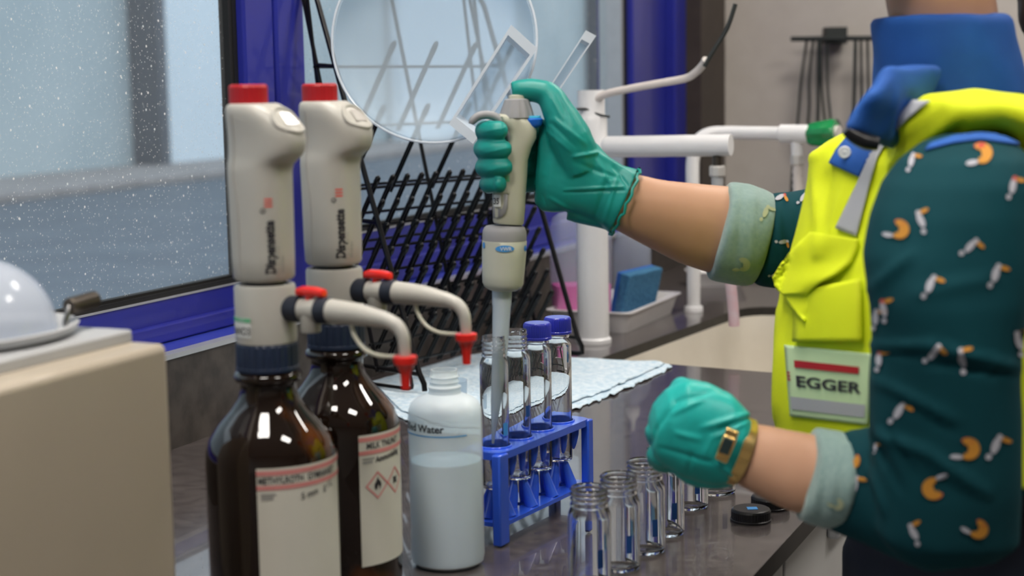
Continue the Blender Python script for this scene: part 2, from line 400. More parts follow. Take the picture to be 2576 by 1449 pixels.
b = MB(); b.box((5.2, 1.6, 1.4), (.1, 9.2, 2.9)); struct(b.build('wall_right', 'wall_paint'))
b = MB(); b.box((1.2, -2.9, 1.4), (8, .1, 2.9)); struct(b.build('wall_rear', 'wall_paint'))
def window(n, s0, s1, zb, ledge=True):
    e = bpy.data.objects.new('window_%d' % n, None); col.objects.link(e); e.location = W((s0 + s1) / 2, -0.09, SILL); struct(e)
    fb = MB()
    fb.wbox(s0, s1, -0.12, TF, SILL, zb)                    # bottom rail
    fb.wbox(s0, s1, TF, TF + 0.012, SILL, SILL + (zb - SILL) * .42)   # stepped profile
    fb.wbox(s0, s1, -0.12, TF, 1.16, 1.25)
    fb.build('window_frame', 'blue_frame', e, True, bevel=.0025)
    lip = MB(); lip.wbox(s0, s1, TF - .004, TF + 0.001, zb - .0025, zb); lip.build('frame_edge', 'aluminium', e, True)
    g = MB()
    for z0, z1 in ((zb, zb + .006), (zb, zb + .0095), (1.145, 1.16)): g.wbox(s0, s1, -0.088 if z1 > zb + .007 else -0.078, TF - .001 if z1 < zb + .007 else TF - .006, z0, z1)
    g.wbox(s0, s0 + .008, -0.088, TF - .003, zb, 1.16); g.wbox(s1 - .008, s1, -0.088, TF - .003, zb, 1.16)
    g.build('gasket', 'gasket', e, True)
    p = MB(); p.wbox(s0 + .004, s1 - .004, -0.086, -0.082, zb + .004, 1.15); p.build('glass_pane', 'window_glass', e, True, smooth=False)
    return e
sA = ws(562, 215, TF); sB = ws(604, 210, TF); sC = ws(680, 208, TF); sD = ws(752, 206, TF)
sE_ = ws(1547, 300, TF); sF = ws(1736, 300, TF); sG = ws(1765, 300, TF)
window(1, -3.2, sA + .030, wl(579, 713, TF)[1])
zb2 = wl(1000, 566, TF)[1]
window(2, sD, sE_, zb2)
# mullion between the panes and the wide blue post at the corner
b = MB(); b.wbox(sB, sC - .002, -0.088, TF + .010, SILL, 1.25); b.wbox(sC + .002, sD, -0.12, TF + .012, SILL, 1.25)
struct(b.build('trim_4', 'blue_frame', bevel=.004))
b = MB(); b.wbox(sA + .030, sB, -0.088, TF - .002, SILL, 1.25); b.wbox(sC - .003, sC + .003, -0.12, TF + .004, SILL, 1.25)
struct(b.build('trim_5', 'gasket'))
b = MB(); w_ = sF - sE_
b.wbox(sE_ + .02, sE_ + w_ * .16, -0.12, TF + .035, SILL, 1.25)
b.wbox(sE_ + w_ * .16, sE_ + w_ * .62, -0.12, TF + .006, SILL, 1.25)
b.wbox(sE_ + w_ * .62, sF, -0.12, TF + .030, SILL, 1.25)
struct(b.build('trim_6', 'blue_frame', bevel=.006))
b = MB(); b.wbox(sE_ - .012, sE_ + .002, -0.10, TF + .02, SILL, 1.25); struct(b.build('trim_7', 'aluminium'))
b = MB(); b.wbox(sE_ + .002, sE_ + .02, -0.10, TF + .022, SILL, 1.25); b.wbox(sF, sG, -0.12, TF + .02, SILL, 1.25); struct(b.build('trim_8', 'gasket'))
b = MB(); b.wbox(ws(1764, 300, -.002), SE, -0.25, -0.002, SILL, 1.25); struct(b.build('trim_9', 'brown_panel'))

# ceiling lamps
for i, (x, y) in enumerate(((-0.4, 0.3), (0.9, 0.3), (1.6, 1.9), (0.95, 2.75), (-0.1, 1.35))):
    t = thing('ceiling_light', (x, y, 2.75), ['white rectangular ceiling light above the left end of the worktop', 'white rectangular ceiling light above the aisle behind the worker', 'white rectangular ceiling light at the right of the room', 'white rectangular ceiling light near the back wall', 'white rectangular ceiling light above the drying rack'][i], 'lamp', group='ceiling lights')
    f = MB(); f.box((0, 0, -0.02), (.62, .34, .05)); f.build('frame', 'pvc_white', t, bevel=.004)
    d = MB(); d.box((0, 0, -0.048), (.56, .28, .006)); d.build('diffuser', 'lamp_panel', t)

# ------------------------------------------------------------------ outside
b = MB()
def og(px, py): return on(px, py, -ZC - 0.12)
K0, K1 = og(85, 503), og(557, 447)
kd = (K1 - K0).normalized(); kn = Vector((-kd.y, kd.x, 0))
if kn.y < 0: kn = -kn
ctr = (K0 + K1) / 2
b.add([ctr + kd * a + kn * c + Vector((0, 0, 0)) for a, c in ((-60, -45), (90, -45), (90, 70), (-60, 70))], [[0, 1, 2, 3]])
# keep the yard outside the room: clip at the window wall
gm = b.mesh('yard'); bm = bmesh.new(); bm.from_mesh(gm)
bmesh.ops.bisect_plane(bm, geom=bm.verts[:] + bm.edges[:] + bm.faces[:], plane_co=W(0, -0.26, 0), plane_no=WN, clear_outer=True)
bm.to_mesh(gm); bm.free(); gm.materials.append(MATS['asphalt'])
yo = bpy.data.objects.new('yard_ground', gm); col.objects.link(yo); struct(yo)
P1 = og(85, 457); pw = abs((P1 - K0).dot(kn))
b = MB(); b.box(ctr + kn * (pw / 2) + Z3 * .06, (150, pw, .12), (kd, kn, Z3)); struct(b.build('yard_pavement', 'paving', bevel=.02))
e = thing('building', ctr + kn * (pw + 3.0), 'pale blue-grey building across the yard outside the window', 'building')
b = MB(); b.box(ctr + kn * (pw + 3.0) + Z3 * 4, (150, 6, 8.2), (kd, kn, Z3)); b.build('wall', 'facade', e, True)
def ksp(px, py=300, off=0.0):
    d = ray(px, py); k = ((ctr + kn * off) - CP).dot(kn) / d.dot(kn); return (CP + d * k - ctr).dot(kd)
def kz(px, py, off=0.0):
    d = ray(px, py); k = ((ctr + kn * off) - CP).dot(kn) / d.dot(kn); return (CP + d * k).z
def kbox(nm, mat, x0, x1, y0, y1, off, th, top=None):
    a, c = ksp(x0, y1, off), ksp(x1, y1, off); zb, zt = kz((x0 + x1) / 2, y1, off), (kz((x0 + x1) / 2, y0, off) if top is None else top)
    b = MB(); b.box(ctr + kd * (a + c) / 2 + kn * off + Z3 * ((zb + zt) / 2), (abs(c - a), th, abs(zt - zb)), (kd, kn, Z3)); return b.build(nm, mat, e, True, bevel=.03)
kbox('pillar', 'facade_dark', 372, 396, 0, 402, pw - .3, .6, top=6)
kbox('door_panel', 'van_white', 400, 585, 0, 392, pw - .25, .3, top=6)
kbox('shadow_band', 'facade_dark', 398, 590, 392, 420, pw - .3, .4)  # dark strip modelled in place of the shadow below the pale panel
kbox('door_panel', 'van_white', 1000, 1290, 0, 372, pw - .25, .3, top=6)
kbox('pillar', 'facade_dark', 1498, 1516, 0, 380, pw - .3, .6, top=6)

# ------------------------------------------------------------------ worktop, sink, cabinets
def rounded(pts, r, n=6):
    out = []; m = len(pts)
    for i in range(m):
        p = Vector(pts[i]); a = (Vector(pts[i - 1]) - p).normalized(); c = (Vector(pts[(i + 1) % m]) - p).normalized()
        rr = r[i] if isinstance(r, (list, tuple)) else r
        p0, p1 = p + a * rr, p + c * rr
        for k in range(n + 1):
            t = k / n; out.append((p0 * (1 - t) ** 2 + p * 2 * t * (1 - t) + p1 * t * t)[:])
    return out
hole = rounded([(0.700, 0.262), (1.335, 0.325), (1.335, 0.655), (0.655, 0.655)], [.012, .07, .05, .03])
outer = [(-2.4, 0.0), (SE, 0.0), (SE, 0.775), (-2.4, 0.775)]
TH = 0.020
b = MB()
allp = outer + hole; tr = tessellate_polygon([[Vector((x, y, 0)) for x, y in outer], [Vector((x, y, 0)) for x, y in hole]])
n = len(allp)
b.add([W(x, y, 0) for x, y in allp] + [W(x, y, -TH) for x, y in allp], [list(t) for t in tr] + [[i + n for i in t][::-1] for t in tr])
b.cm = 1
o4 = len(outer)
b.add([W(x, y, z) for z in (0, -TH) for x, y in outer], [[i, (i + 1) % 4, 4 + (i + 1) % 4, 4 + i] for i in range(4)])
h_ = len(hole)
b.add([W(x, y, z) for z in (0, -TH) for x, y in hole], [[i, (i + 1) % h_, h_ + (i + 1) % h_, h_ + i] for i in range(h_)])
wt = b.build('worktop', ['counter', 'counter_edge'], smooth=False)
tag(wt, 'dark brown-grey laminate laboratory worktop under the windows, with a sink cut-out', 'worktop')
hc = (sum(p[0] for p in hole) / h_, sum(p[1] for p in hole) / h_)
def hr(k, z): return [W(hc[0] + (x - hc[0]) * k, hc[1] + (y - hc[1]) * k, z) for x, y in hole]
b = MB(); b.loft([hr(1.10, -TH - .001), hr(1.01, -TH - .001), hr(0.995, -.05), hr(0.97, -.24), hr(0.90, -.255), hr(0.15, -.262)], False, True)
so = b.build('sink', 'sink', recalc=False); m_ = so.modifiers.new('s', 'SOLIDIFY'); m_.thickness = .006; m_.offset = -1
tag(so, 'cream ceramic sink sunk in the worktop behind the gloved fist', 'sink')
b = MB(); b.wbox(-2.38, SE - .01, 0.66, 0.70, -.78, -TH - .003); b.wbox(-2.38, SE - .01, 0.60, 0.62, -ZC + .001, -.79)
cb = thing('base_cabinet', W(-.5, .4, -ZC), 'light grey base cabinets carrying the dark worktop', 'cabinet')
b.build('body', 'cabinet', cb, True)
for k in range(7):
    s0 = -2.35 + k * .6
    d = MB(); d.wbox(s0, s0 + .59, .70, .72, -.77, -.05); dd = d.build('door', 'cabinet', cb, True, bevel=.002)
    d = MB(); d.wbox(s0 + .2, s0 + .39, .72, .735, -.12, -.105); d.build('handle', 'aluminium', dd, True, bevel=.004)

# ================================================================== beige lab device at the left
c0 = at(424, 862, 1.13)                       # near right top corner
dz = c0.z - ZC
dv = thing('lab_bath', (c0.x, c0.y, ZC), 'beige box-shaped bench device with a grey lid plate and clear dome', 'lab device', rz=WA)
L_, Dp = 0.36, 0.20
b = MB(); b.box((-L_ / 2, Dp / 2, dz / 2), (L_, Dp, dz)); b.build('housing', 'device_beige', dv, bevel=.006, bseg=4)
b = MB(); b.box((-.004 - .13, .028 + .075, dz + .004), (.26, .15, .010)); b.build('lid_plate', 'device_grey', dv, bevel=.002)
b = MB(); b.lathe([(.001, .0), (.066, .0), (.078, .004), (.081, .009), (.079, .010), (.070, .006), (.002, .004)], (-.085, .105, dz + .008), sx=1.05, sy=.82); b.build('dish', 'device_grey', dv)
b = MB(); pr = [(.060 * math.cos(a), 0.054 * math.sin(a)) for a in [i * PI / 2 / 12 for i in range(12)]] + [(.002, .0545)]
pr2 = [(r * .96, z * .96) for r, z in pr[::-1]]
b.lathe(pr + pr2, (-.088, .100, dz + .014), sx=1.1, sy=.85); b.build('dome', 'dome_plastic', dv, recalc=True)
hb = at(172, 772, 1.13); he = at(240, 752, 1.155)
b = MB(); b.tube([hb, hb.lerp(he, .5), he], .0065, n=16); hd = b.build('handle', 'dark_steel', dv, True, bevel=.0015)
b = MB(); b.tube([hb + (he - hb) * .05, at(165, 810, 1.125), at(170, 838, 1.125)], .0022, n=8); b.build('handle_stem', 'steel', dv, True)
b = MB(); b.box((-.285, -.0004, .045), (.035, .001, .03)); b.build('logo_plate', 'blue_frame', dv)

# ================================================================== amber bottles with bottle-top dispensers
def amber_bottle(pos, label, rz, label_kind, s=1.0):
    t = thing('amber_bottle', pos, label, 'bottle', rz, 'amber reagent bottles')
    pf = [(.001, .004), (.040, .002), (.0485, .006), (.0505, .016), (.0505, .140), (.0498, .150), (.0465, .160), (.0385, .171), (.0295, .181), (.0235, .190), (.0218, .196), (.0215, .201),
          (.0222, .203), (.0252, .2045), (.0262, .2075), (.0252, .2105), (.0220, .212), (.0205, .214), (.0205, .226), (.0190, .227), (.0010, .227)]
    b = MB(); b.lathe(pf, n=72); b.build('glass_body', 'amber_glass', t, angle=60)
    fn = cyl(.0505, .0004, math.radians(-66), .146); w = .0505 * math.radians(112)
    b = MB(); grid_on(b, 0, w, -.110, 0, fn, 24, 6); pl = b.build('paper_label', 'label_paper', t, recalc=False)
    fn = cyl(.0505, .0008, math.radians(-66), .146)
    b = MB(); b.cm = 0
    grid_on(b, 0, w, -.0055, -.0018, fn, 24, 1); grid_on(b, 0, w, -.0165, -.0130, fn, 24, 1)
    def diamond(cx, cy, r, k=.82):
        o = [(cx, cy + r), (cx + r, cy), (cx, cy - r), (cx - r, cy)]; q = [(cx + (x - cx) * k, cy + (y - cy) * k) for x, y in o]
        o2 = []; q2 = []
        for L, out in ((o, o2), (q, q2)):
            for i in range(4):
                for j in range(4): out.append(tuple(L[i][k_] + (L[(i + 1) % 4][k_] - L[i][k_]) * j / 4 for k_ in (0, 1)))
        ring_poly_on(b, o2, q2, fn)
    if label_kind == 2:
        diamond(.0165, -.0430, .0118); diamond(.0385, -.0430, .0118)
    b.cm = 1
    def flame(cx, cy, s_):
        P = [(0, 1), (.28, .45), (.5, .3), (.62, -.2), (.4, -.7), (.18, -.9), (.3, -.5), (.05, -.1), (-.05, -.45), (-.25, -.9), (-.55, -.5), (-.55, 0), (-.3, .3), (-.15, .6)]
        poly_on(b, [(cx + x * s_, cy + y * s_) for x, y in P], fn)
    if label_kind == 1:
        text_on(b, 'METHYLROTH  GYMNANSIT', .0072, lambda x, y: fn(.001 + x * .75, -.0118 + y), .00015)
        text_on(b, '5 mm   g / L', .0085, lambda x, y: fn(.033 + x * .8, -.0265 + y * .9 + x * .12), .0001)
    else:
        text_on(b, 'MILK TNUNIT', .0072, lambda x, y: fn(.0065 + x * .85, -.0118 + y), .00015)
        text_on(b, 'Ammoniaklsg', .0070, lambda x, y: fn(.015 + x * .8, -.0240 + y + x * .06), .0002)
        flame(.0165, -.0420, .0060)
        poly_on(b, [(.0385 + .0045 * math.cos(a * PI / 4) * (1 if a % 2 else .55), -.043 + .0045 * math.sin(a * PI / 4) * (1 if a % 2 else .55)) for a in range(8)], fn)
    b.cm = 2
    grid_on(b, .003, .012, -.0240, -.0215, fn, 4, 1); grid_on(b, .003, .014, -.0208, -.0190, fn, 4, 1)
    b.build('label_print', ['label_pink', 'black_ink', 'grey_ink'], pl, recalc=False)
    return t
def dispenser(pos, label, rz, sticker, k=1.0):
    t = thing('bottle_dispenser', pos, label, 'dispenser', rz, 'bottle-top dispensers')
    # ribbed collar
    b = MB(); n = 96
    def ring(r, z, rib=0.0): return [Vector(((r + (rib if j % 4 < 2 else 0)) * math.cos(2 * PI * j / n), (r + (rib if j % 4 < 2 else 0)) * math.sin(2 * PI * j / n), z)) for j in range(n)]
    b.loft([ring(.0215, .2125), ring(.0243, .2128), ring(.0243, .2155), ring(.0232, .216, .0008), ring(.0232, .2325, .0008), ring(.0225, .2345), ring(.020, .2350)])
    b.build('screw_collar', 'navy_cap', t, angle=25)
    b = MB(); b.lathe([(.020, .2340), (.0232, .2345), (.0235, .238), (.0235, .2765), (.0225, .2790), (.0195, .2792), (.0175, .2772), (.001, .2770)], n=64); vb = b.build('valve_block', 'disp_body', t)
    b = MB(); b.lathe([(.0150, .2765), (.0150, .2835), (.001, .2835)], n=40); b.build('neck', 'black_plastic', t)
    # body with slanted display head towards +x
    secs = []
    def S(z, xm, xp, hy, p=2.6): secs.append((z, xm, xp, hy, p))
    S(.2818, -.0185, .0185, .0175); S(.2825, -.0205, .0205, .0195); S(.285, -.0222, .0220, .0212); S(.300, -.0228, .0223, .0216); S(.340, -.0234, .0225, .0218)
    S(.358, -.0238, .0226, .0220); S(.365, -.0240, .0228, .0218); S(.3700, -.0241, .0245, .0214); S(.3735, -.0242, .0290, .0206); S(.3765, -.0242, .0335, .0202); S(.380, -.0242, .0362, .0200); S(.385, -.0242, .0376, .0198); S(.390, -.0242, .0378, .0198); S(.395, -.0242, .0364, .0200)
    S(.402, -.0242, .0306, .0204); S(.408, -.0241, .0242, .0208); S(.413, -.0236, .0178, .0200); S(.4155, -.0222, .0135, .0185); S(.4162, -.020, .0110, .017)
    b = MB(); rings = []; N = 64
    for z, xm, xp, hy, p in secs:
        rg = []; c = (xm + xp) / 2; a = (xp - xm) / 2
        for j in range(N):
            th = 2 * PI * j / N; ct, st = math.cos(th), math.sin(th)
            ct = math.copysign(abs(ct) ** (2 / p), ct); st = math.copysign(abs(st) ** (2 / p), st)
            rg.append(Vector((c + a * ct, hy * st, z)))
        rings.append(rg)
    b.loft(rings); body = b.build('dispenser_body', 'disp_body', t, angle=70)
    bvh = BVHTree.FromPolygons([v.co for v in body.data.vertices], [list(p.vertices) for p in body.data.polygons])
    # seam line along the side and the display on the slanted face
    b = MB()
    for sg in (-1, 1):
        pts = []
        for i in range(30):
            z = .284 + i * .0043; x = -.006 - .0042 * (1 / (1 + math.exp(-(z - .352) * 160)))
            h = bvh.ray_cast(Vector((x, sg * .1, z)), Vector((0, -sg, 0)))[0]
            if h: pts.append(h)
        b.tube(pts, .0007, n=6)
    b.build('seam', 'disp_seam', body)
    # slanted oval face: ring and window
    cf = Vector((.0278, 0, .4040)); nx = Vector((.62, 0, .78)).normalized(); ux = Vector((0, 1, 0)); uy = nx.cross(ux)
    def face(x, y, off=.0006):
        p = cf + ux * x + uy * y; h = bvh.ray_cast(p + nx * .03, -nx)[0]; return (h if h else p) + nx * off
    b = MB(); pts = [face(.0145 * math.cos(a * PI / 20), .0125 * math.sin(a * PI / 20), .0) for a in range(41)]
    b.tube(pts, .0018, n=8, cap=False); b.build('bezel', 'disp_body', body)
    b = MB(); poly_on(b, rounded([(-.008, -.0062), (.008, -.0062), (.006, .0066), (-.006, .0066)], .002, 3), lambda x, y: face(x, y, .0009)); b.build('display_window', 'disp_window', body, recalc=False)
    # printed product name, reading upwards
    def onb(ang, z, off=.0004):
        d = Vector((math.cos(ang), math.sin(ang), 0)); h = bvh.ray_cast(d * .08 + Vector((0, 0, z)), -d)[0]
        return (h if h else d * .023 + Vector((0, 0, z))) + d * off
    R0 = .0225
    b = MB()
    a0 = math.radians(-40)
    b.cm = 0; text_on(b, 'Dispensette', .0102, lambda x, y: onb(a0 - (y - .003) / R0, .2885 + x * .82), .00045)
    text_on(b, '\u00ae', .0050, lambda x, y: onb(a0 - (y + .003) / R0, .3345 + x), .0001)
    b.cm = 1
    for q in range(3): grid_on(b, 0, .0058, 0, .0013, lambda x, y, q=q: onb(a0 + .10 - x / R0, .3392 + y + q * .0026), 4, 1)
    b.cm = 2
    text_on(b, 'CE  2 - 10 ml', .0040, lambda x, y: onb(a0 + .30 - y / R0, .288 + x), 0); text_on(b, 'BRAND', .0040, lambda x, y: onb(a0 + .50 - y / R0, .2885 + x), .0001)
    b.build('product_name', ['black_ink', 'red_ink', 'grey_ink'], body, recalc=False)
    b = MB(); 
    def kr(r, z, rib=0): return [Vector((-.0088 + (r + (rib if j % 3 else 0)) * math.cos(2 * PI * j / 72), (r + (rib if j % 3 else 0)) * math.sin(2 * PI * j / 72), z)) for j in range(72)]
    b.loft([kr(.0140, .4160), kr(.0143, .4165, .0004), kr(.0143, .4285, .0004), kr(.0138, .4300), kr(.0125, .4306)]); b.build('red_knob', 'red_knob', t, angle=25)
    # outlet: dark ring, valve with red lever, dark ring, tapering arm
    za = .2608
    def xt(prof, mat, nm, par, zo=za, n=40, tilt=0.0):
        b = MB(); rings = []
        for x, r in prof: rings.append([Vector((x, r * math.cos(2 * PI * j / n), zo + r * math.sin(2 * PI * j / n) + tilt * (x - prof[0][0]))) for j in range(n)])
        b.loft(rings); return b.build(nm, mat, par)
    xt([(.0215, .0098), (.0250, .0102), (.0330, .0102), (.0335, .0095)], 'navy_ring', 'union_nut', t)
    ob = xt([(.0335, .0070), (.034, .0088), (.041, .0086), (.048, .0092), (.0492, .0088)], 'disp_body', 'recirculation_valve', t)
    b = MB(); b.lathe([(.0072, -.0150), (.0078, -.0140), (.0080, 0), (.001, 0)], (.0415, 0, za - .002), n=32); b.build('valve_outlet', 'disp_body', ob)
    b = MB(); b.lathe([(.0035, 0), (.0035, .004), (.001, .004)], (.0415, 0, za + .0078), n=20)
    b.sections([(Vector((.0315, 0, za + .0135)), (0, .0045, 0), (0, 0, .0030)), (Vector((.036, 0, za + .0142)), (0, .0055, 0), (0, 0, .0038)), (Vector((.047, 0, za + .0140)), (0, .0052, 0), (0, 0, .0036)), (Vector((.0545, 0, za + .0130)), (0, .0042, 0), (0, 0, .0032)), (Vector((.0555, 0, za + .0125)), (0, .003, 0), (0, 0, .002))], n=20, power=3)
    b.build('red_lever', 'red_bright', ob)
    xt([(.0492, .0095), (.0500, .0102), (.0590, .0102), (.0598, .0095)], 'navy_ring', 'union_nut', t)
    b = MB()
    A = [Vector((.0598, 0, za)), Vector((.070, 0, za - .0005)), Vector((.085, 0, za - .0012)), Vector((.100, 0, za - .0030)), Vector((.110, 0, za - .0045)), Vector((.1185, 0, za - .0080)), Vector((.1232, 0, za - .0145)), Vector((.1245, 0, za - .0215)), Vector((.1248, 0, za - .0300))]
    b.tube(A, [.0092, .0090, .0082, .0068, .0058, .0052, .0048, .0045, .0040], n=24, sub=4); ar = b.build('discharge_tube', 'disp_body', t)
    b = MB(); b.lathe([(.0015, -.0240), (.0032, -.0236), (.0040, -.0110), (.0066, -.0058), (.0082, -.0045), (.0088, -.0010), (.0088, .0008), (.0070, .0014), (.0045, .0010), (.001, .001)], (.1248, 0, za - .0310), n=32); b.build('red_tip_cap', 'red_bright', ar)
    b = MB(); b.tube([Vector((.078, 0, za - .0085)), Vector((.0815, -.001, za - .017)), Vector((.090, -.002, za - .026)), Vector((.102, -.002, za - .0305)), Vector((.1175, 0, za - .0310))], .0016, n=10, sub=6); b.build('retaining_cord', 'tubing', ar)
    if sticker:
        fn = cyl(.0235, .0004, math.radians(-142), .250); fn2 = cyl(.0235, .0007, math.radians(-142), .250)
        b = MB(); b.cm = 0; grid_on(b, 0, .0245, -.0100, .0055, fn, 14, 2)
        b.cm = 1; grid_on(b, 0, .0245, .0020, .0052, fn2, 14, 1)
        b.cm = 2; text_on(b, 'NaNO3', .0085, lambda x, y: fn2(.0020 + x * .8, -.0078 + y), .0001)
        b.build('sticker', ['white_sticker', 'green_tape', 'black_ink'], vb, recalc=False)
    return t
pf_ = at(669, 800, 1.21); pb_ = at(843, 760, 1.312)
RZ = math.radians(-28)
pA = (pf_.x, pf_.y, ZC); pB = (pb_.x, pb_.y, ZC)
amber_bottle(pA, 'front amber glass bottle, nearer to the camera, with the longer handwritten label', RZ, 1)
dispenser(pA, 'front white bottle-top dispenser, with the green-striped sticker on its base', RZ, True)
amber_bottle(pB, 'rear amber glass bottle, half behind the front one, label with red hazard diamonds', RZ + math.radians(28), 2)
dispenser(pB, 'rear white bottle-top dispenser, without a sticker, above the hazard-labelled bottle', RZ, False)

# ================================================================== distilled water bottle
wbp = at(1123, 1200, 1.39)
t = thing('water_bottle', (wbp.x, wbp.y, ZC), 'open translucent white plastic bottle of distilled water in front of the blue rack', 'bottle', math.radians(-90))
b = MB(); rb = .0330
pf = [(.001, .002), (.028, .001), (.032, .004), (rb, .010), (rb, .136), (.0326, .142), (.0305, .1475), (.026, .1515), (.019, .1545), (.0150, .1565), (.0142, .1585), (.0142, .1600), (.0150, .1612), (.0150, .1625), (.0125, .1640), (.0122, .1655), (.0134, .1668), (.0122, .1685), (.0121, .1700), (.0132, .1713), (.0120, .1728), (.0120, .1775)]
inn = [(max(r - .0012, .001), z + (.0015 if i < 3 else 0)) for i, (r, z) in enumerate(pf)]
b.lathe(pf + inn[::-1], n=64); wbo = b.build('bottle_body', 'hdpe', t)
b = MB(); b.lathe([(.001, .004), (.030, .004), (.0312, .010), (.0312, .096), (.001, .096)], n=48); b.build('water', 'water_liquid', t)
fn = cyl(rb, .0005, 0, .127)
b = MB(); b.cm = 0; text_on(b, 'Distilled Water', .0092, lambda x, y: fn(x + .000, y), .00022, 'RIGHT')
b.cm = 1; grid_on(b, -.055, .021, -.0042, -.0030, lambda x, y: fn(x, y), 20, 1)
b.v = [v for v in b.v]
b.build('print', ['black_ink', 'blue_ink'], wbo, recalc=False)
t2p = on(1130, 1052, 0.0)
t = thing('plastic_cup', (t2p.x, t2p.y, ZC), 'small clear cup on the blue towel behind the water bottle neck', 'cup')
b = MB(); b.lathe([(.001, 0), (.022, 0), (.0245, .050), (.0235, .050), (.021, .0015), (.001, .0015)], n=40); b.build('cup_body', 'clear_plastic', t)

# ================================================================== vials and their blue rack
def vial_mesh(rb, h, rn, hn, wall=.0011, thr=3):
    o = [(.0004, .0008), (rb * .75, .0), (rb * .95, .0008), (rb, .003), (rb, h - hn - .009), (rb * .97, h - hn - .0055), (rn + (rb - rn) * .35, h - hn - .002), (rn, h - hn)]
    o.append((rn + .0009, h - hn + .0012)); o.append((rn + .0009, h - hn + .0024)); o.append((rn, h - hn + .0034))
    z = h - hn + .006
    for k in range(thr):
        o += [(rn, z), (rn + .0010, z + .0010), (rn, z + .0020)]; z += .0040
    o += [(rn, h - .0006), (rn - wall * .5, h)]
    i = [(rn - wall, h - .0006), (rn - wall, h - hn), (rb - wall, h - hn - .008), (rb - wall, .0045), (rb * .8, .0028), (.0004, .0034)]
    return o + i
def cap_mesh(b, r, h, z0, ribs=36):
    n = ribs * 3
    def rg(rr, z, d=0): return [Vector(((rr + (d if j % 3 else 0)) * math.cos(2 * PI * j / n), (rr + (d if j % 3 else 0)) * math.sin(2 * PI * j / n), z)) for j in range(n)]
    b.loft([rg(r * .9, z0), rg(r * 1.06, z0), rg(r * 1.06, z0 + .002), rg(r, z0 + .0026, .0004), rg(r, z0 + h - .0025, .0004), rg(r * .97, z0 + h - .0008), rg(r * .90, z0 + h), rg(r * .1, z0 + h)])
VB = [on(1248, 1226, .048), on(1407, 1157, .048)]
vdir = (VB[1] - VB[0]); vl = Vector((vdir.x, vdir.y, 0)).length; va = math.atan2(vdir.y, vdir.x)
VH = .146
vlabels = ['open glass vial nearest the water bottle, with the pipette tip lowered into it', 'open glass vial second in the blue rack, with a dark blue mark', 'glass vial with blue screw cap standing third in the blue rack', 'glass vial with blue screw cap at the far end of the blue rack']
cam_a = lambda p: math.atan2(-p.y, -p.x)
for i in range(4):
    p = VB[0].lerp(VB[1], i / 3)
    v = thing('glass_vial', (p.x, p.y, p.z), vlabels[i], 'vial', 0, 'glass vials in the blue rack')
    b = MB(); b.lathe(vial_mesh(.0135, VH, .0107, .020), n=48); b.build('glass_body', 'vial_glass', v, angle=50)
    if i >= 2:
        b = MB(); cap_mesh(b, .0134, .0165, VH - .0155); b.build('screw_cap', 'blue_plastic', v, angle=25)
    if i < 2:
        fn = cyl(.0135, .0003, cam_a(p) + math.radians(35 if i == 0 else 38), 0)
        b = MB(); grid_on(b, 0, .0060, .052 if i == 0 else .062, .064 if i == 0 else .073, fn, 5, 2); b.build('colour_mark', 'label_lightblue' if i == 0 else 'label_navy', v, recalc=False)
mid = VB[0].lerp(VB[1], .5)
rk = thing('vial_rack', (mid.x, mid.y, ZC), 'bright blue plastic rack holding the four tall glass vials', 'rack', va)
ZT = .0885
pitch = vl / 3; hx = [(-1.5 + i) * pitch for i in range(4)]
def plate(b, z0, z1, hr_, hw=.0225, hl=None):
    hl = hl or vl / 2 + .028
    out = rounded([(-hl, -hw), (hl, -hw), (hl, hw), (-hl, hw)], .014, 6)
    holes = [[(x + hr_ * math.cos(a * PI / 12), hr_ * math.sin(a * PI / 12)) for a in range(24)] for x in hx]
    tr = tessellate_polygon([[Vector((x, y, 0)) for x, y in L] for L in [out] + holes]); al = [p for L in [out] + holes for p in L]; n = len(al)
    b.add([(x, y, z1) for x, y in al] + [(x, y, z0) for x, y in al], [list(q) for q in tr] + [[i + n for i in q][::-1] for q in tr])
    for L in [out] + holes:
        m = len(L); b.add([(x, y, z) for z in (z0, z1) for x, y in L], [[i, (i + 1) % m, m + (i + 1) % m, m + i] for i in range(m)])
b = MB(); plate(b, ZT - .007, ZT, .0146)
for x in hx:
    b.tube([Vector((x + .0152 * math.cos(a * PI / 16), .0152 * math.sin(a * PI / 16), ZT + .0005)) for a in range(33)], .0013, n=6, cap=False)
b.build('top_plate', 'rack_plastic', rk, bevel=.0008)
b = MB(); plate(b, .018, .022, .0060); b.build('bottom_plate', 'rack_plastic', rk, bevel=.0008)
hl = vl / 2 + .024
for sx in (-1, 1):
    for sy in (-1, 1):
        b = MB(); b.box((sx * hl, sy * .0195, ZT / 2), (.012 if sy > 0 else (.017 if sx < 0 else .011), .009, ZT - .002)); b.build('post', 'rack_plastic', rk, bevel=.0015)
for x in hx:
    b = MB()
    for k in range(4):
        a = PI / 4 + k * PI / 2; d = Vector((math.cos(a), math.sin(a), 0)); c = Vector((x, 0, 0))
        b.tube([c + d * .0172 + Z3 * (ZT - .004), c + d * .0168 + Z3 * (ZT - .014), c + d * .0156 + Z3 * (ZT - .024), c + d * .0148 + Z3 * (ZT - .030)], [.0042, .0040, .0030, .0012], n=10, sub=3)
    b.build('gripping_prongs', 'rack_plastic', rk)
    b = MB()
    for k in range(4):
        a = k * PI / 2; d = Vector((math.cos(a), math.sin(a), 0)); c = Vector((x, 0, 0))
        b.tube([c + d * .0150 + Z3 * .021, c + d * .0115 + Z3 * .030, c + d * .0085 + Z3 * .040, c + d * .0070 + Z3 * .0475], [.0066, .0056, .0042, .0022], n=10, sub=3)
    b.build('support_fins', 'rack_plastic', rk)

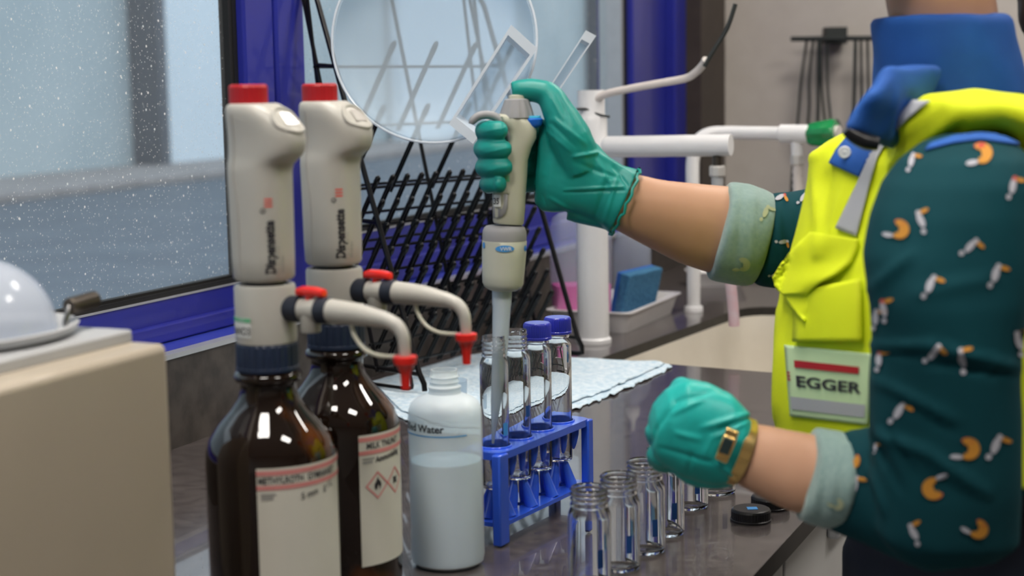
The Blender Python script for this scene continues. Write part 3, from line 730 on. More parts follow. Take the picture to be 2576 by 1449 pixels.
# loose jars in the foreground and black lids
JH = .085
jars = [(1482, 1224, 1, 'small empty glass jar standing nearest the blue rack'), (1556, 1193, 1, 'small empty glass jar second from the blue rack'), (1622, 1158, 1, 'small empty glass jar third from the blue rack'),
        (1672, 1122, 1, 'small empty glass jar tucked behind the lower edge of the gloved fist'), (1730, 1274, 0, 'empty glass jar with blue mark directly below the gloved fist'), (1800, 1238, 0, 'empty glass jar below the wristwatch, nearest the black lids')]
proto = None
for i, (px, py, top, lb) in enumerate(jars):
    p = on(px, py, JH if top else 0.0)
    v = thing('glass_jar', (p.x, p.y, ZC), lb, 'jar', 0, 'empty glass jars in the foreground')
    k = 1.0 if top else 1.12
    b = MB(); b.lathe(vial_mesh(.0186 * k, JH, .0157 * k, .017, .0014), n=48); b.build('glass_body', 'vial_glass', v, angle=50)
    fn = cyl(.0186 * k, .0003, cam_a(p) + math.radians(20), 0)
    b = MB(); grid_on(b, 0, .0055, .018, .034, fn, 4, 2); b.build('colour_mark', 'label_navy', v, recalc=False)
for i, (px, py, lb) in enumerate([(1889, 1279, 'black screw lid with a small blue square, lying nearest the camera'), (1938, 1247, 'black screw lid lying half under the forearm')]):
    p = on(px, py, .012)
    v = thing('black_lid', (p.x, p.y, ZC), lb, 'lid', 0, 'black screw lids')
    b = MB(); cap_mesh(b, .0190, .0125, 0, 40); b.build('lid_body', 'black_plastic', v, angle=25)
    if i == 0:
        b = MB(); b.box((0.001, -.002, .0127), (.010, .009, .0005)); b.build('colour_mark', 'label_lightblue', v)

# ================================================================== blue paper towel
def polyline(pts, n):
    ln = [0]
    for a, c in zip(pts, pts[1:]): ln.append(ln[-1] + math.dist(a, c))
    out = []
    for i in range(n + 1):
        t = ln[-1] * i / n; k = 0
        while k < len(ln) - 2 and ln[k + 1] < t: k += 1
        u = (t - ln[k]) / (ln[k + 1] - ln[k]); out.append((pts[k][0] + (pts[k + 1][0] - pts[k][0]) * u, pts[k][1] + (pts[k + 1][1] - pts[k][1]) * u))
    return out
def towel_layer(name, lo, hi, z0, parent):
    NX, NY = 110, 40; lo = polyline(lo, NX); hi = polyline(hi, NX); vs = []
    for j in range(NY + 1):
        for i in range(NX + 1):
            u = j / NY; px = lo[i][0] + (hi[i][0] - lo[i][0]) * u; py = lo[i][1] + (hi[i][1] - lo[i][1]) * u
            if j == 0: px += 3 * math.sin(i * .9) + random.uniform(-2, 2); py += random.uniform(-3, 3)
            p = on(px, py, 0); edge = max(0, 1 - j / 5) + max(0, 1 - (NY - j) / 5)
            z = z0 + .0012 * (noise.noise(p * 30) + .4) + .002 * edge * (noise.noise(p * 45) + .35); vs.append(p + Z3 * max(z, .0005))
    fs = [[j * (NX + 1) + i, j * (NX + 1) + i + 1, (j + 1) * (NX + 1) + i + 1, (j + 1) * (NX + 1) + i] for j in range(NY) for i in range(NX)]
    b = MB(); b.add(vs, fs); o = b.build(name, 'towel', parent, True); m = o.modifiers.new('s', 'SOLIDIFY'); m.thickness = .0014; m.offset = 1; return o
tw = thing('paper_towel', on(1300, 980, 0), 'pale blue paper towel spread under the drying rack', 'towel')
towel_layer('lower_sheet', [(1000, 1052), (1110, 1092), (1240, 1100), (1320, 1074), (1446, 1034), (1560, 988), (1692, 926)], [(925, 968), (1060, 932), (1150, 902), (1240, 890), (1330, 895), (1500, 910), (1684, 920)], .0004, tw)
towel_layer('upper_sheet', [(1010, 1040), (1110, 1078), (1238, 1088), (1316, 1062), (1440, 1022), (1552, 978), (1672, 922)], [(935, 968), (1062, 934), (1152, 905), (1242, 893), (1330, 898), (1500, 912), (1664, 919)], .0030, tw)

# ================================================================== black wire drying rack
FL = on(1072, 1005, 0)
LX = Vector((.617, .787, 0)); ra = math.atan2(.787, .617)
dr = thing('drying_rack', (FL.x, FL.y, ZC + .0055), 'tall black wire drying rack with rows of slanting pegs on the towel', 'drying rack', ra)
LEN = .372; R_ = .0037
lean = lambda z: .339 * z
pan = lambda z: .09 + .2366 * (z - .03)
for nm, x in (('front_leg', 0), ('front_leg', LEN)):
    b = MB(); pts = [Vector((x, .055, .0035)), Vector((x, .012, .0035)), Vector((x, .002, .006)), Vector((x, .003, .016))] + [Vector((x, lean(z) + .001, z)) for z in (.03, .2, .4, .545)] + [Vector((x, .198, .562))]
    if x == 0: pts = pts[2:]
    b.tube(pts, R_ * (1.05), n=10); b.build(nm, 'rack_wire', dr)
for x in (0, LEN / 2, LEN):
    b = MB(); b.tube([Vector((x, pan(z), z)) for z in (.024, .2, .4, .56)], .0030, n=8); b.build('panel_upright', 'rack_wire', dr)
for x in (-.0, LEN * .93, LEN):
    b = MB(); b.tube([Vector((x, .138, .001)), Vector((x, .172, .28)), Vector((x, .206, .56))], .0027, n=8); b.build('rear_upright', 'rack_wire', dr)
b = MB(); b.tube([Vector((0, .207, .562)), Vector((LEN, .207, .562))], .0033, n=8); b.build('top_bar', 'rack_wire', dr)
for z in (.028, .235, .45):
    for x in (0, LEN):
        b = MB(); b.tube([Vector((x, lean(z) - .002, z)), Vector((x, .138 + z * .12, z + .003))], .0030, n=8); b.build('cross_bar', 'rack_wire', dr)
b = MB(); b.tube([Vector((0, .030, .027)), Vector((0.002, .028, .014)), Vector((.003, .034, .006)), Vector((.003, .09, .005)), Vector((.003, .13, .005))], .0028, n=8, sub=3); b.build('foot_loop', 'rack_wire', dr)
for z in (.20, .24, .28):
    b = MB(); b.tube([Vector((-.004, .138 + z * .12, z)), Vector((LEN, .138 + z * .12, z))], .0022, n=6); b.build('rear_bar', 'rack_wire', dr)
rows = [.225, .1925, .160, .1275, .095, .0625, .030]
for z in rows + [.277, .365, .45]:
    b = MB(); b.tube([Vector((-.006, pan(z), z)), Vector((LEN + .004, pan(z), z))], .0022, n=6); b.build('row_wire', 'rack_wire', dr)
def peg(par, vec, nm='peg'):
    b = MB(); w = .0030; v = Vector(vec); d = v.normalized()
    b.tube([Vector((-w, 0, 0)) - d * .010, Vector((-w, 0, 0)), Vector((-w, 0, 0)) + v * .86, Vector((-w * .5, 0, 0)) + v * .97, v, Vector((w * .5, 0, 0)) + v * .97, Vector((w, 0, 0)) + v * .86, Vector((w, 0, 0)), Vector((w, 0, 0)) - d * .010], .0021, n=6)
    b.tube([v * .80, v * .90, v * .985, v * 1.01], [.0028, .0044, .0038, .0014], n=8)
    return b.build(nm, 'rack_wire', par, angle=60)
sp = peg(dr, (.0, -.044, .072)); lp = peg(dr, (.0, -.074, .118))
first = True
for z in rows:
    for i in range(12):
        o = sp if first else sp.copy()
        if not first: col.objects.link(o); o.parent = dr
        first = False; o.location = (.016 + i * .0309, pan(z), z)
first = True
for z, xs in ((.277, (.012, .105, .198, .29)), (.365, (.06, .15, .24, .33))):
    for x in xs:
        o = lp if first else lp.copy()
        if not first: col.objects.link(o); o.parent = dr
        first = False; o.location = (x, pan(z), z)

# clear plastic ware hanging on the rack
dc = at(1092, 100, 2.05); v = thing('plastic_bowl', dc, 'round clear plastic bowl hanging at the top of the drying rack', 'bowl')
ax = (CP - dc).normalized(); v.rotation_euler = (Vector((ax.x - .1, ax.y, ax.z + .12)).normalized()).to_track_quat('Z', 'Y').to_euler()
b = MB(); R = .1310
b.lathe([(.001, -.045), (R * .5, -.043), (R * .80, -.034), (R * .95, -.016), (R * .985, 0), (R * .97, 0), (R * .935, -.016), (R * .79, -.031), (R * .5, -.040), (.001, -.042)], n=96); b.build('bowl_shell', 'clear_plastic', v)
b = MB(); b.tube([Vector((R * math.cos(a * PI / 48), R * math.sin(a * PI / 48), 0)) for a in range(97)], .0017, n=8, cap=False); b.build('rim', 'clear_rim', v)
def tray_px(nm, corners, Y, depth, rim, label, dY=(0, 0, 0, 0)):
    C = [at(x, y, Y + d) for (x, y), d in zip(corners, dY)]; cen = sum(C, Vector()) / 4
    v = thing(nm, cen, label, 'plastic tray'); away = Vector((0, 1, 0)) * depth
    inn = [c.lerp(cen, rim) for c in C]; i2 = [c.lerp(cen, rim + .08) + away for c in C]
    b = MB(); b.add(C + inn + i2, [[i, (i + 1) % 4, 4 + (i + 1) % 4, 4 + i] for i in range(4)] + [[4 + i, 4 + (i + 1) % 4, 8 + (i + 1) % 4, 8 + i] for i in range(4)])
    o = b.build('tray_rim', 'clear_rim', v, True, smooth=False); m = o.modifiers.new('s', 'SOLIDIFY'); m.thickness = .002
    b = MB(); b.add(i2, [[0, 1, 2, 3]]); o = b.build('tray_base', 'clear_plastic', v, True, smooth=False); m = o.modifiers.new('s', 'SOLIDIFY'); m.thickness = .0015
    return v
tray_px('plastic_tray', [(1129, 312), (1190, 362), (1352, 122), (1286, 62)], 2.02, .02, .17, 'clear rectangular plastic tray tilted on the rack beside the round bowl')
tray_px('plastic_strip', [(1364, 246), (1388, 256), (1500, 90), (1474, 76)], 2.10, .012, .25, 'narrow clear plastic tray leaning behind the gloved thumb')

# ================================================================== taps
def px_cyl(b, pts, r, **k): b.tube(pts, r, n=24, **k)
t1 = on(1493, 860, 0)
v = thing('lab_tap', (t1.x, t1.y, ZC), 'thick white lab tap column with horizontal arm, in front of the sponge tray', 'tap')
b = MB(); b.lathe([(.030, 0), (.030, .006), (.028, .008), (.0262, .009), (.0262, .365), (.0245, .372), (.0225, .376), (.0225, .415), (.001, .415)], n=48); b.build('column', 'pvc_white', v)
a0_ = Vector((.018, -.012, 0)); ad = Vector((.915, -.404, 0))
za1 = at(1500, 368, t1.y).z - ZC
b = MB(); b.tube([a0_ + Z3 * za1 + Vector((0, -.018, 0)), a0_ + Z3 * za1 + ad * .006 + Vector((0, -.018, 0)), a0_ + Z3 * (za1 + .003) + ad * .212 + Vector((0, -.018, 0))], [.013, .0172, .0172], n=40); arm = b.build('arm', 'pvc_white', v, bevel=.0006)
nz = a0_ + Z3 * za1 + ad * .190 + Vector((0, -.018, 0))
b = MB(); b.lathe([(.0075, -.030), (.0075, 0), (.001, 0)], nz + Z3 * .0, n=24); b.build('nozzle_neck', 'dark_steel', arm)
b = MB(); b.lathe([(.006, -.0475), (.0125, -.046), (.0130, -.043), (.0130, -.032), (.0120, -.029), (.001, -.029)], nz, n=8); b.build('hex_nut', 'nut_metal', arm, smooth=False, bevel=.001)
b = MB(); b.lathe([(.0085, -.10), (.0095, -.046), (.001, -.046)], nz, n=24); b.build('outlet', 'device_grey', arm)
hb = at(1830, 560, t1.y + nz.y); hq = [nz + Z3 * (-.095)] + [at(px, py, t1.y + nz.y) - Vector((t1.x, t1.y, ZC)) for px, py in ((1822, 600), (1836, 700), (1844, 770), (1847, 820))]
b = MB(); b.tube(hq, .0088, n=20, sub=4); b.build('outlet_hose', 'pink_hose', arm)
cg = [at(px, py, t1.y - .02) - Vector((t1.x, t1.y, ZC)) for px, py in ((1450, 275), (1478, 275), (1505, 288), (1534, 294))]
b = MB(); b.tube(cg, .0022, n=8, sub=4); b.build('cable_tie', 'cable', v)
gt = [(1482, 262), (1520, 238), (1580, 224), (1650, 211), (1722, 198), (1748, 184), (1766, 166), (1776, 150)]
b = MB(); b.tube([at(x, y, t1.y - .01 - i * .012) - Vector((t1.x, t1.y, ZC)) for i, (x, y) in enumerate(gt)], .0062, n=16, sub=4); b.build('swan_neck', 'pvc_offwhite', v)
b = MB(); b.tube([at(x, y, t1.y - .10) - Vector((t1.x, t1.y, ZC)) for x, y in ((1772, 168), (1784, 146), (1800, 120), (1830, 70), (1850, 10))], .0035, n=10, sub=3); b.build('supply_hose', 'cable', v)

t2 = on(1745, 783, 0)
v = thing('lab_tap', (t2.x, t2.y, ZC), 'slim white lab tap behind, with a green valve knob on its arm', 'tap')
def r2(px, py, dy=0): return at(px, py, t2.y + dy) - Vector((t2.x, t2.y, ZC))
b = MB(); b.lathe([(.0175, 0), (.0175, .008), (.0165, .010), (.001, .010)], n=32)
b.tube([Vector((0, 0, .005)), Vector((0, 0, .15)), r2(1742, 440), r2(1745, 392), r2(1757, 355), r2(1785, 337), r2(1830, 334, -.01), r2(1900, 335, -.04), r2(1968, 336, -.07)], .0125, n=24, sub=4); b.build('bent_pipe', 'pvc_white', v)
b = MB(); b.tube([r2(1964, 337, -.068), r2(2036, 338, -.098)], .0172, n=32); b.tube([r2(2003, 345, -.085), r2(2006, 395, -.085)], .0105, n=24); tf = b.build('tee_fitting', 'pvc_white', v, bevel=.001)
b = MB(); c1, c2 = r2(2036, 338, -.098), r2(2104, 335, -.125); d_ = (c2 - c1).normalized(); u_ = d_.cross(Z3).normalized(); w_ = u_.cross(d_); N = 30; rings = []
for f_, rr in ((0, .018), (.1, .021), (.5, .0235), (.85, .0262), (1, .024), (1, .012)):
    rings.append([c1.lerp(c2, f_) + (u_ * math.cos(2 * PI * j / N) + w_ * math.sin(2 * PI * j / N)) * rr * (1 if j % 6 < 3 else .86) for j in range(N)])
b.loft(rings); kb = b.build('green_knob', 'green_knob', v, angle=30)
b = MB(); b.tube([c2, c2 + d_ * .006], .0135, n=24); b.build('knob_insert', 'pvc_offwhite', kb)
b = MB(); b.tube([r2(2006, 390, -.085), r2(2007, 414, -.085)], .0132, n=8); b.build('hex_nut', 'nut_metal', tf, smooth=False, bevel=.001)
b = MB(); q = [r2(2007, 414 + k * 9, -.085) for k in range(12)]; b.tube(q, [.0085 if k % 2 else .0100 for k in range(12)], n=20); b.build('hose_barb', 'pvc_offwhite', tf)

# ================================================================== tray, sponge, bottles by the tap
tn = Vector((.198, 2.68, 0)); tx = WD; ty = -WN
tr_a = math.atan2(WD.y, WD.x)
v = thing('soap_tray', (tn.x, tn.y, ZC), 'white rectangular plastic tray holding the sponge and two bottles beside the sink', 'tray', tr_a)
TL, TW_ = .285, .150
def rr_(x0, y0, x1, y1, z, r=.018): return [Vector((x, y, z)) for x, y in rounded([(x0, y0), (x1, y0), (x1, y1), (x0, y1)], r, 5)]
b = MB(); b.loft([rr_(.010, .010, TL - .010, TW_ - .010, .0), rr_(.003, .003, TL - .003, TW_ - .003, .025), rr_(0, 0, TL, TW_, .034), rr_(-.005, -.005, TL + .005, TW_ + .005, .035), rr_(-.005, -.005, TL + .005, TW_ + .005, .037), rr_(.003, .003, TL - .003, TW_ - .003, .037),
                  rr_(.006, .006, TL - .006, TW_ - .006, .025), rr_(.013, .013, TL - .013, TW_ - .013, .004)]); b.build('tray_body', 'tray_white', v)
def tloc(x, y): return tn + WD * x - WN * y
sc_ = tloc(.150, .036)
v = thing('sponge', (sc_.x, sc_.y, ZC + .004), 'blue-grey cleaning sponge standing upright in the white tray', 'sponge', tr_a - .15)
b = MB(); ax = (Vector((1, 0, 0)), Vector((0, .97, .22)).normalized(), Vector((0, -.22, .97)).normalized())
b.box((0, 0, .045), (.128, .018, .088), ax); b.build('soft_face', 'sponge', v, bevel=.002)
b = MB(); b.box(Vector((0, 0, .045)) + ax[1] * .0125, (.127, .008, .088), ax); b.build('scouring_pad', 'sponge_back', v, bevel=.001)
pj = tloc(.075, .103); pj = Vector((at(1462, 700, pj.y).x, pj.y, ZC + .0045))
v = thing('pink_jug', (pj.x, pj.y, pj.z), 'clear plastic canister one third full of bright pink liquid in the tray', 'canister', .2)
def bx(hw, hd, z, r=.016): return rr_(-hw, -hd, hw, hd, z, r)
b = MB(); b.loft([bx(.046, .030, 0), bx(.050, .033, .006), bx(.051, .034, .10), bx(.0515, .034, .165), bx(.047, .031, .186), bx(.034, .022, .197, .012), bx(.016, .016, .200, .010), bx(.016, .016, .215, .010)]); b.build('canister_body', 'jug_plastic', v)
b = MB(); b.loft([bx(.045, .029, .003), bx(.0485, .0315, .008), bx(.0492, .032, .070)]); b.build('pink_liquid', 'pink_liquid', v)
b = MB(); b.lathe([(.019, .212), (.019, .230), (.001, .230)], n=32); b.build('cap', 'pvc_white', v, bevel=.001)
wj = tloc(.207, .112); wj = Vector((at(1590, 700, wj.y).x, wj.y, ZC + .0045))
v = thing('squeeze_bottle', (wj.x, wj.y, wj.z), 'milky round-shouldered plastic bottle with a little yellow liquid behind the sponge', 'bottle', 0)
b = MB(); b.lathe([(.001, 0), (.030, 0), (.034, .004), (.0355, .012), (.0355, .115), (.034, .130), (.028, .146), (.019, .157), (.012, .161), (.011, .172), (.001, .172)], n=48); b.build('bottle_body', 'jug_plastic', v)
b = MB(); b.lathe([(.001, .003), (.031, .003), (.0335, .012), (.0335, .040), (.001, .040)], n=40); b.build('yellow_liquid', 'yellow_liquid', v)
b = MB(); b.lathe([(.013, .170), (.012, .185), (.004, .196), (.003, .215), (.001, .215)], n=24); b.build('spout', 'pvc_white', v)
wp = on(1800, 716, 0)
v = thing('white_basin', (wp.x, wp.y, ZC), 'small white basin on the worktop behind the slim tap', 'basin')
b = MB(); b.loft([bx(.05, .035, 0), bx(.060, .045, .028), bx(.062, .047, .030), bx(.058, .043, .030), bx(.047, .032, .004)]); b.build('basin_body', 'tray_white', v)

# wall rack of hanging wires at the back wall
wk = W(SE - .05, .45, .30)
kx = at(2090, 260, wk.y)
v = thing('wire_hanger', W(SE - .02, .0, .0) + Vector((0, 0, 0)), 'black wire hanging rack on the back wall behind the green knob', 'wire rack')
pl_s = SE - .04
def bk(px, py, off=0.0):
    d = ray(px, py); k = ((W(pl_s - off, 0, 0)) - CP).dot(WD) / d.dot(WD); return CP + d * k
wires = [((2030, 100), (2016, 200), (2010, 270), (2004, 335)), ((2046, 100), (2036, 200), (2035, 270), (2030, 335)), ((2060, 100), (2058, 200), (2058, 265), (2056, 320)), ((2064, 100), (2066, 200), (2072, 275), (2078, 320)), ((2080, 100), (2082, 220), (2088, 290), (2092, 335)),
         ((2152, 100), (2150, 200), (2148, 265), (2147, 335)), ((2166, 100), (2167, 200), (2170, 275), (2177, 335)), ((2182, 100), (2184, 200), (2186, 270), (2192, 330)), ((2098, 335), (2096, 312), (2104, 302), (2112, 315), (2122, 352), (2200, 356))]
for k_, wv in enumerate(wires):
    b = MB(); b.tube([bk(x, y, .01 + (k_ % 3) * .012) for x, y in wv], .0045 if k_ in (2, 5) else .0034, n=8, sub=5); b.build('hanging_wire', 'cable', v, True)
b = MB(); b.tube([bk(1990, 98, .03), bk(2210, 96, .03)], .006, n=10); b.box(bk(2100, 90, -.005), (.05, .05, .04)); b.build('hanger_bar', 'cable', v, True)
b = MB(); b.tube([bk(2002, 340, .03), bk(1992, 470, .03), bk(1985, 600, .03)], .0045, n=10); b.build('hanging_wire', 'cable', v, True)

# ================================================================== pipette
PY = 1.48
PX = PY / F
def pl_(pts, Y=PY): return [at(x, y, Y) for x, y, r in pts], [r * Y / F for x, y, r in pts]
pc = at(1268, 640, PY)
v = thing('pipette', pc, 'beige hand-held pipette with grey finger hook and blue ejector button, tip inside a vial', 'pipette')
b = MB(); P, R = pl_([(1269, 566, 30), (1269, 568, 46), (1269, 573, 52), (1269, 582, 55), (1269, 592, 56), (1269, 604, 56)]); b.tube(P, R, n=56); b.build('grey_collar', 'pip_grey', v, True)
b = MB(); P, R = pl_([(1269, 604, 55), (1269, 606, 56.5), (1268, 640, 56), (1266, 690, 53.5), (1265, 712, 52), (1264.5, 722, 47), (1264, 729, 36), (1264, 731, 26)]); b.tube(P, R, n=56); cup = b.build('tip_cone_housing', 'pip_cup', v, True)
b = MB(); P, R = pl_([(1263, 728, 17), (1262, 764, 16)]); b.tube(P, R, n=28); b.build('nozzle', 'pip_grey', v, True)
b = MB(); o_ = [(1264, 730, 25), (1263, 734, 25.5), (1262, 766, 24.5), (1262, 770, 23.5), (1258, 870, 20), (1254, 940, 18), (1248, 1010, 14), (1243, 1070, 7.5), (1240, 1118, 3.4)]
i_ = [(1240, 1117, 2.2), (1243, 1068, 6.2), (1248, 1008, 12.5), (1254, 938, 16.5), (1258, 868, 18.5), (1262, 768, 22), (1264, 731, 23)]
P, R = pl_(o_ + i_); b2 = MB()
N = 32; rings = []
axd = (P[8] - P[0]).normalized(); u_ = axd.cross(Vector((0, 1, 0))).normalized(); w_ = u_.cross(axd)
for p, r in zip(P, R): rings.append([p + (u_ * math.cos(2 * PI * j / N) + w_ * math.sin(2 * PI * j / N)) * r for j in range(N)])
b.loft(rings, False, False); b.build('pipette_tip', 'pip_tip', v, True)
# handle: loft of rounded sections
def hs(px, py, hx_, dep, Y=PY): c = at(px, py, Y); return (c, at(px + hx_, py + hx_ * .06, Y) - c, Vector((0, dep, 0)))
b = MB(); b.sections([hs(1279, 562, 37, .0135), hs(1279, 558, 39, .0142), hs(1280, 520, 41, .0150), hs(1281, 480, 42, .0152), hs(1285, 440, 41, .0152), hs(1292, 400, 36, .0152), hs(1303, 370, 34, .0155), hs(1313, 345, 36, .0155), hs(1310, 325, 40, .0155), hs(1300, 308, 46, .0152), hs(1292, 294, 42, .0145), hs(1288, 288, 32, .011)], n=40, power=2.8)
hdl = b.build('handle', 'pip_body', v, True, angle=60)
b = MB(); hk = [(1284, 420, 6), (1286, 392, 8.5), (1283, 350, 10), (1272, 318, 10.5), (1252, 297, 10.5), (1228, 289, 10.5), (1205, 292, 10.5), (1190, 303, 10), (1186, 312, 7)]
P, R = pl_(hk, PY - .008); b.tube(P, R, n=16, sub=4)
b.build('finger_hook', 'pip_grey', v, True)
b = MB(); pts = [(1300, 248, 24), (1300, 251, 31), (1300, 258, 33), (1300, 284, 42), (1300, 296, 44)]; P, R = pl_(pts); N = 48; rings = []
for p, r in zip(P, R): rings.append([p + Vector((math.cos(2 * PI * j / N), math.sin(2 * PI * j / N), 0)) * r * (1 if j % 4 < 2 else .95) for j in range(N)])
b.loft(rings); b.build('plunger_knob', 'pip_grey', v, True, angle=25)
b = MB(); P, R = pl_([(1300, 254, 22), (1300, 240, 20), (1300, 238, 12)]); b.tube(P, R, n=28); b.build('plunger_button', 'pip_body', v, True)
b = MB(); c = at(1339, 312, PY - .003); b.sections([(at(1340, 297, PY - .003), Vector((.0080, 0, 0)), Vector((0, .008, 0))), (at(1340, 300, PY - .003), Vector((.0095, 0, 0)), Vector((0, .0095, 0))), (at(1338, 312, PY - .003), Vector((.0095, 0, 0)), Vector((0, .0095, 0))), (at(1337, 318, PY - .003), Vector((.0085, 0, 0)), Vector((0, .0085, 0))), (at(1333, 322, PY - .003), Vector((.0055, 0, 0)), Vector((0, .007, 0))), (at(1332, 334, PY - .003), Vector((.0048, 0, 0)), Vector((0, .006, 0)))], n=28, power=3); ej = b.build('ejector_button', 'pip_blue', v, True)
b = MB(); b.sections([(at(1340, 296.5, PY - .003), Vector((.0078, 0, 0)), Vector((0, .008, 0))), (at(1340, 291, PY - .003), Vector((.0074, 0, 0)), Vector((0, .0075, 0)))], n=28, power=3); b.build('button_pad', 'pip_cyan', ej, True)
def hface(px, py, off=.0005, o=None, back=.3):
    d = ray(px, py); o = o or hdl
    h = bv(o).ray_cast(CP, d)[0]
    return (h if h else at(px, py, PY - .014)) - d * off
BVC = {}
def bv(o):
    if o.name not in BVC:
        mm = pm(o); BVC[o.name] = BVHTree.FromPolygons([mm @ q.co for q in o.data.vertices], [list(p.vertices) for p in o.data.polygons])
    return BVC[o.name]
b = MB(); poly_on(b, [(1241, 488), (1277, 488), (1277, 520), (1272, 537), (1262, 546), (1250, 549), (1241, 548)], lambda x, y: hface(x, y, .0012)); hw = b.build('volume_window', 'pip_grey', hdl, True, recalc=False)
m = hw.modifiers.new('s', 'SOLIDIFY'); m.thickness = .0006
b = MB(); b.cm = 0; grid_on(b, 1242, 1260, 490, 520, lambda x, y: hface(x, y, .0022), 3, 3)
b.cm = 1; text_on(b, '35', 21, lambda x, y: hface(1241 + x * .7, 513 - y, .0030), .3)
b.cm = 2; grid_on(b, 1268, 1282, 440, 457, lambda x, y: hface(x, y, .0014), 3, 3)
b.cm = 3; grid_on(b, 1262, 1282, 457, 486, lambda x, y: hface(x, y, .0012), 3, 3)
b.build('sticker', ['white_sticker', 'black_ink', 'green_tape', 'pip_body'], hdl, True, recalc=False)
def disc_on(mb, cx, cy, rx, ry, fn, nr=5, na=24):
    vs = [fn(cx, cy)] + [fn(cx + rx * k / nr * math.cos(2 * PI * a / na), cy + ry * k / nr * math.sin(2 * PI * a / na)) for k in range(1, nr + 1) for a in range(na)]
    fs = [[0, 1 + a, 1 + (a + 1) % na] for a in range(na)] + [[1 + k * na + a, 1 + k * na + (a + 1) % na, 1 + (k + 1) * na + (a + 1) % na, 1 + (k + 1) * na + a] for k in range(nr - 1) for a in range(na)]
    mb.add(vs, fs)
b = MB(); b.cm = 0; disc_on(b, 1270, 626, 24, 8.5, lambda x, y: hface(x, y, .0010, cup))
disc_on(b, 1217, 617, 3, 8, lambda x, y: hface(x, y, .0010, cup)); disc_on(b, 1321.5, 625, 3, 8, lambda x, y: hface(x, y, .0010, cup))
b.cm = 1; text_on(b, 'VWR', 13, lambda x, y: hface(1258 + x, 631 - y, .0018, cup), .2)
b.build('logo', ['label_lightblue', 'white_sticker'], cup, True, recalc=False)

# ================================================================== the worker
person_base = Vector((.37, 1.32, 0))
def se(px, py, Y, dx, dy, dep, tilt=0.0):
    c = at(px, py, Y); return (c, at(px + dx, py + dy, Y + tilt) - c, Vector((0, dep, 0)))
FD = Vector((-.93, -.36, 0)); LD = Vector((.36, -.93, 0))        # chest direction, the worker's left
# ---- body: one continuous mesh
b = MB()
far_skin = [se(1535, 492, 1.477, 20, -52, .012), se(1562, 504, 1.477, 26, -70, .020), se(1640, 533, 1.48, 30, -80, .027), se(1740, 563, 1.485, 32, -100, .034), se(1830, 582, 1.49, 28, -112, .038), se(1930, 598, 1.495, 14, -88, .030), se(2060, 590, 1.49, 0, -80, .028)]
b.sections(far_skin, n=36)
b.sections([(Vector((.29, 1.49, 1.19)), Vector((0, 0, .030)), Vector((0, .028, 0))), (Vector((.345, 1.485, 1.20)), Vector((.02, 0, .042)), Vector((0, .038, 0))), (Vector((.37, 1.47, 1.24)), Vector((.040, 0, .01)), Vector((0, .038, 0))), (Vector((.37, 1.45, 1.30)), Vector((.043, 0, 0)), Vector((0, .040, 0)))], n=28)
near_skin = [se(1855, 1130, 1.205, 30, -66, .018), se(1872, 1138, 1.203, 32, -72, .022), se(1930, 1160, 1.19, 32, -84, .024), se(2010, 1188, 1.17, 27, -98, .029), se(2110, 1210, 1.15, 18, -100, .030), se(2240, 1225, 1.12, 8, -108, .032), se(2350, 1215, 1.10, 0, -115, .036)]
b.sections(near_skin, n=36)
b.sections([se(2365, 1240, 1.10, 115, 10, .034), se(2375, 1100, 1.10, 120, 0, .036), se(2385, 850, 1.10, 125, 0, .038), se(2400, 600, 1.12, 140, 0, .042), se(2440, 450, 1.15, 130, 0, .045)], n=28)
PC = Vector((.365, 1.32, 0))
def ts(z, fx, fl, cx=None, off=Vector((0, 0, 0))): return (PC + off + Vector((0, 0, z)), FD * fx, LD * fl)
b.sections([ts(.86, .09, .15, off=-FD * .06), ts(.95, .085, .14, off=-FD * .05), ts(1.08, .085, .13, off=-FD * .02), ts(1.18, .09, .135), ts(1.25, .080, .125), ts(1.285, .055, .10), ts(1.31, .045, .065), ts(1.335, .042, .046), ts(1.42, .044, .044, off=FD * .02), ts(1.47, .046, .046, off=FD * .04)], n=40)
hc_ = PC + FD * .055 + Z3 * 1.525
b.ball(hc_, (.092, .074, .112), 18, (FD, LD, Z3))
b.ball(hc_ + FD * .035 - Z3 * .055, (.055, .052, .055), 14, (FD, LD, Z3))
b.ball(hc_ + FD * .094 - Z3 * .018, (.016, .011, .022), 10, (FD, LD, Z3))
for s_ in (-1, 1): b.ball(hc_ + LD * s_ * .075 - Z3 * .005 - FD * .005, (.018, .007, .030), 10, (FD, LD, Z3))
for s_ in (-1, 1):
    h = PC - FD * .06 + LD * s_ * .085
    b.sections([(h + Z3 * .90, FD * .075, LD * .075), (h + Z3 * .65, FD * .065, LD * .06), (h + Z3 * .47 + FD * .01, FD * .05, LD * .045), (h + Z3 * .30, FD * .048, LD * .044), (h + Z3 * .09, FD * .032, LD * .028), (h + Z3 * .05, FD * .035, LD * .03)], n=24)
    b.sections([(h - FD * .05 + Z3 * .045, LD * .03, Z3 * .03), (h + Z3 * .045, LD * .035, Z3 * .035), (h + FD * .09 + Z3 * .035, LD * .04, Z3 * .022), (h + FD * .15 + Z3 * .028, LD * .03, Z3 * .015)], n=20)
me_ = MB(); me_.v, me_.f, me_.m = b.v, b.f, b.m
person = blob('person', me_, .0040, 6, 'skin')
tag(person, 'person in yellow safety vest, dark teal sweater and teal gloves, pipetting over the blue rack', 'person')
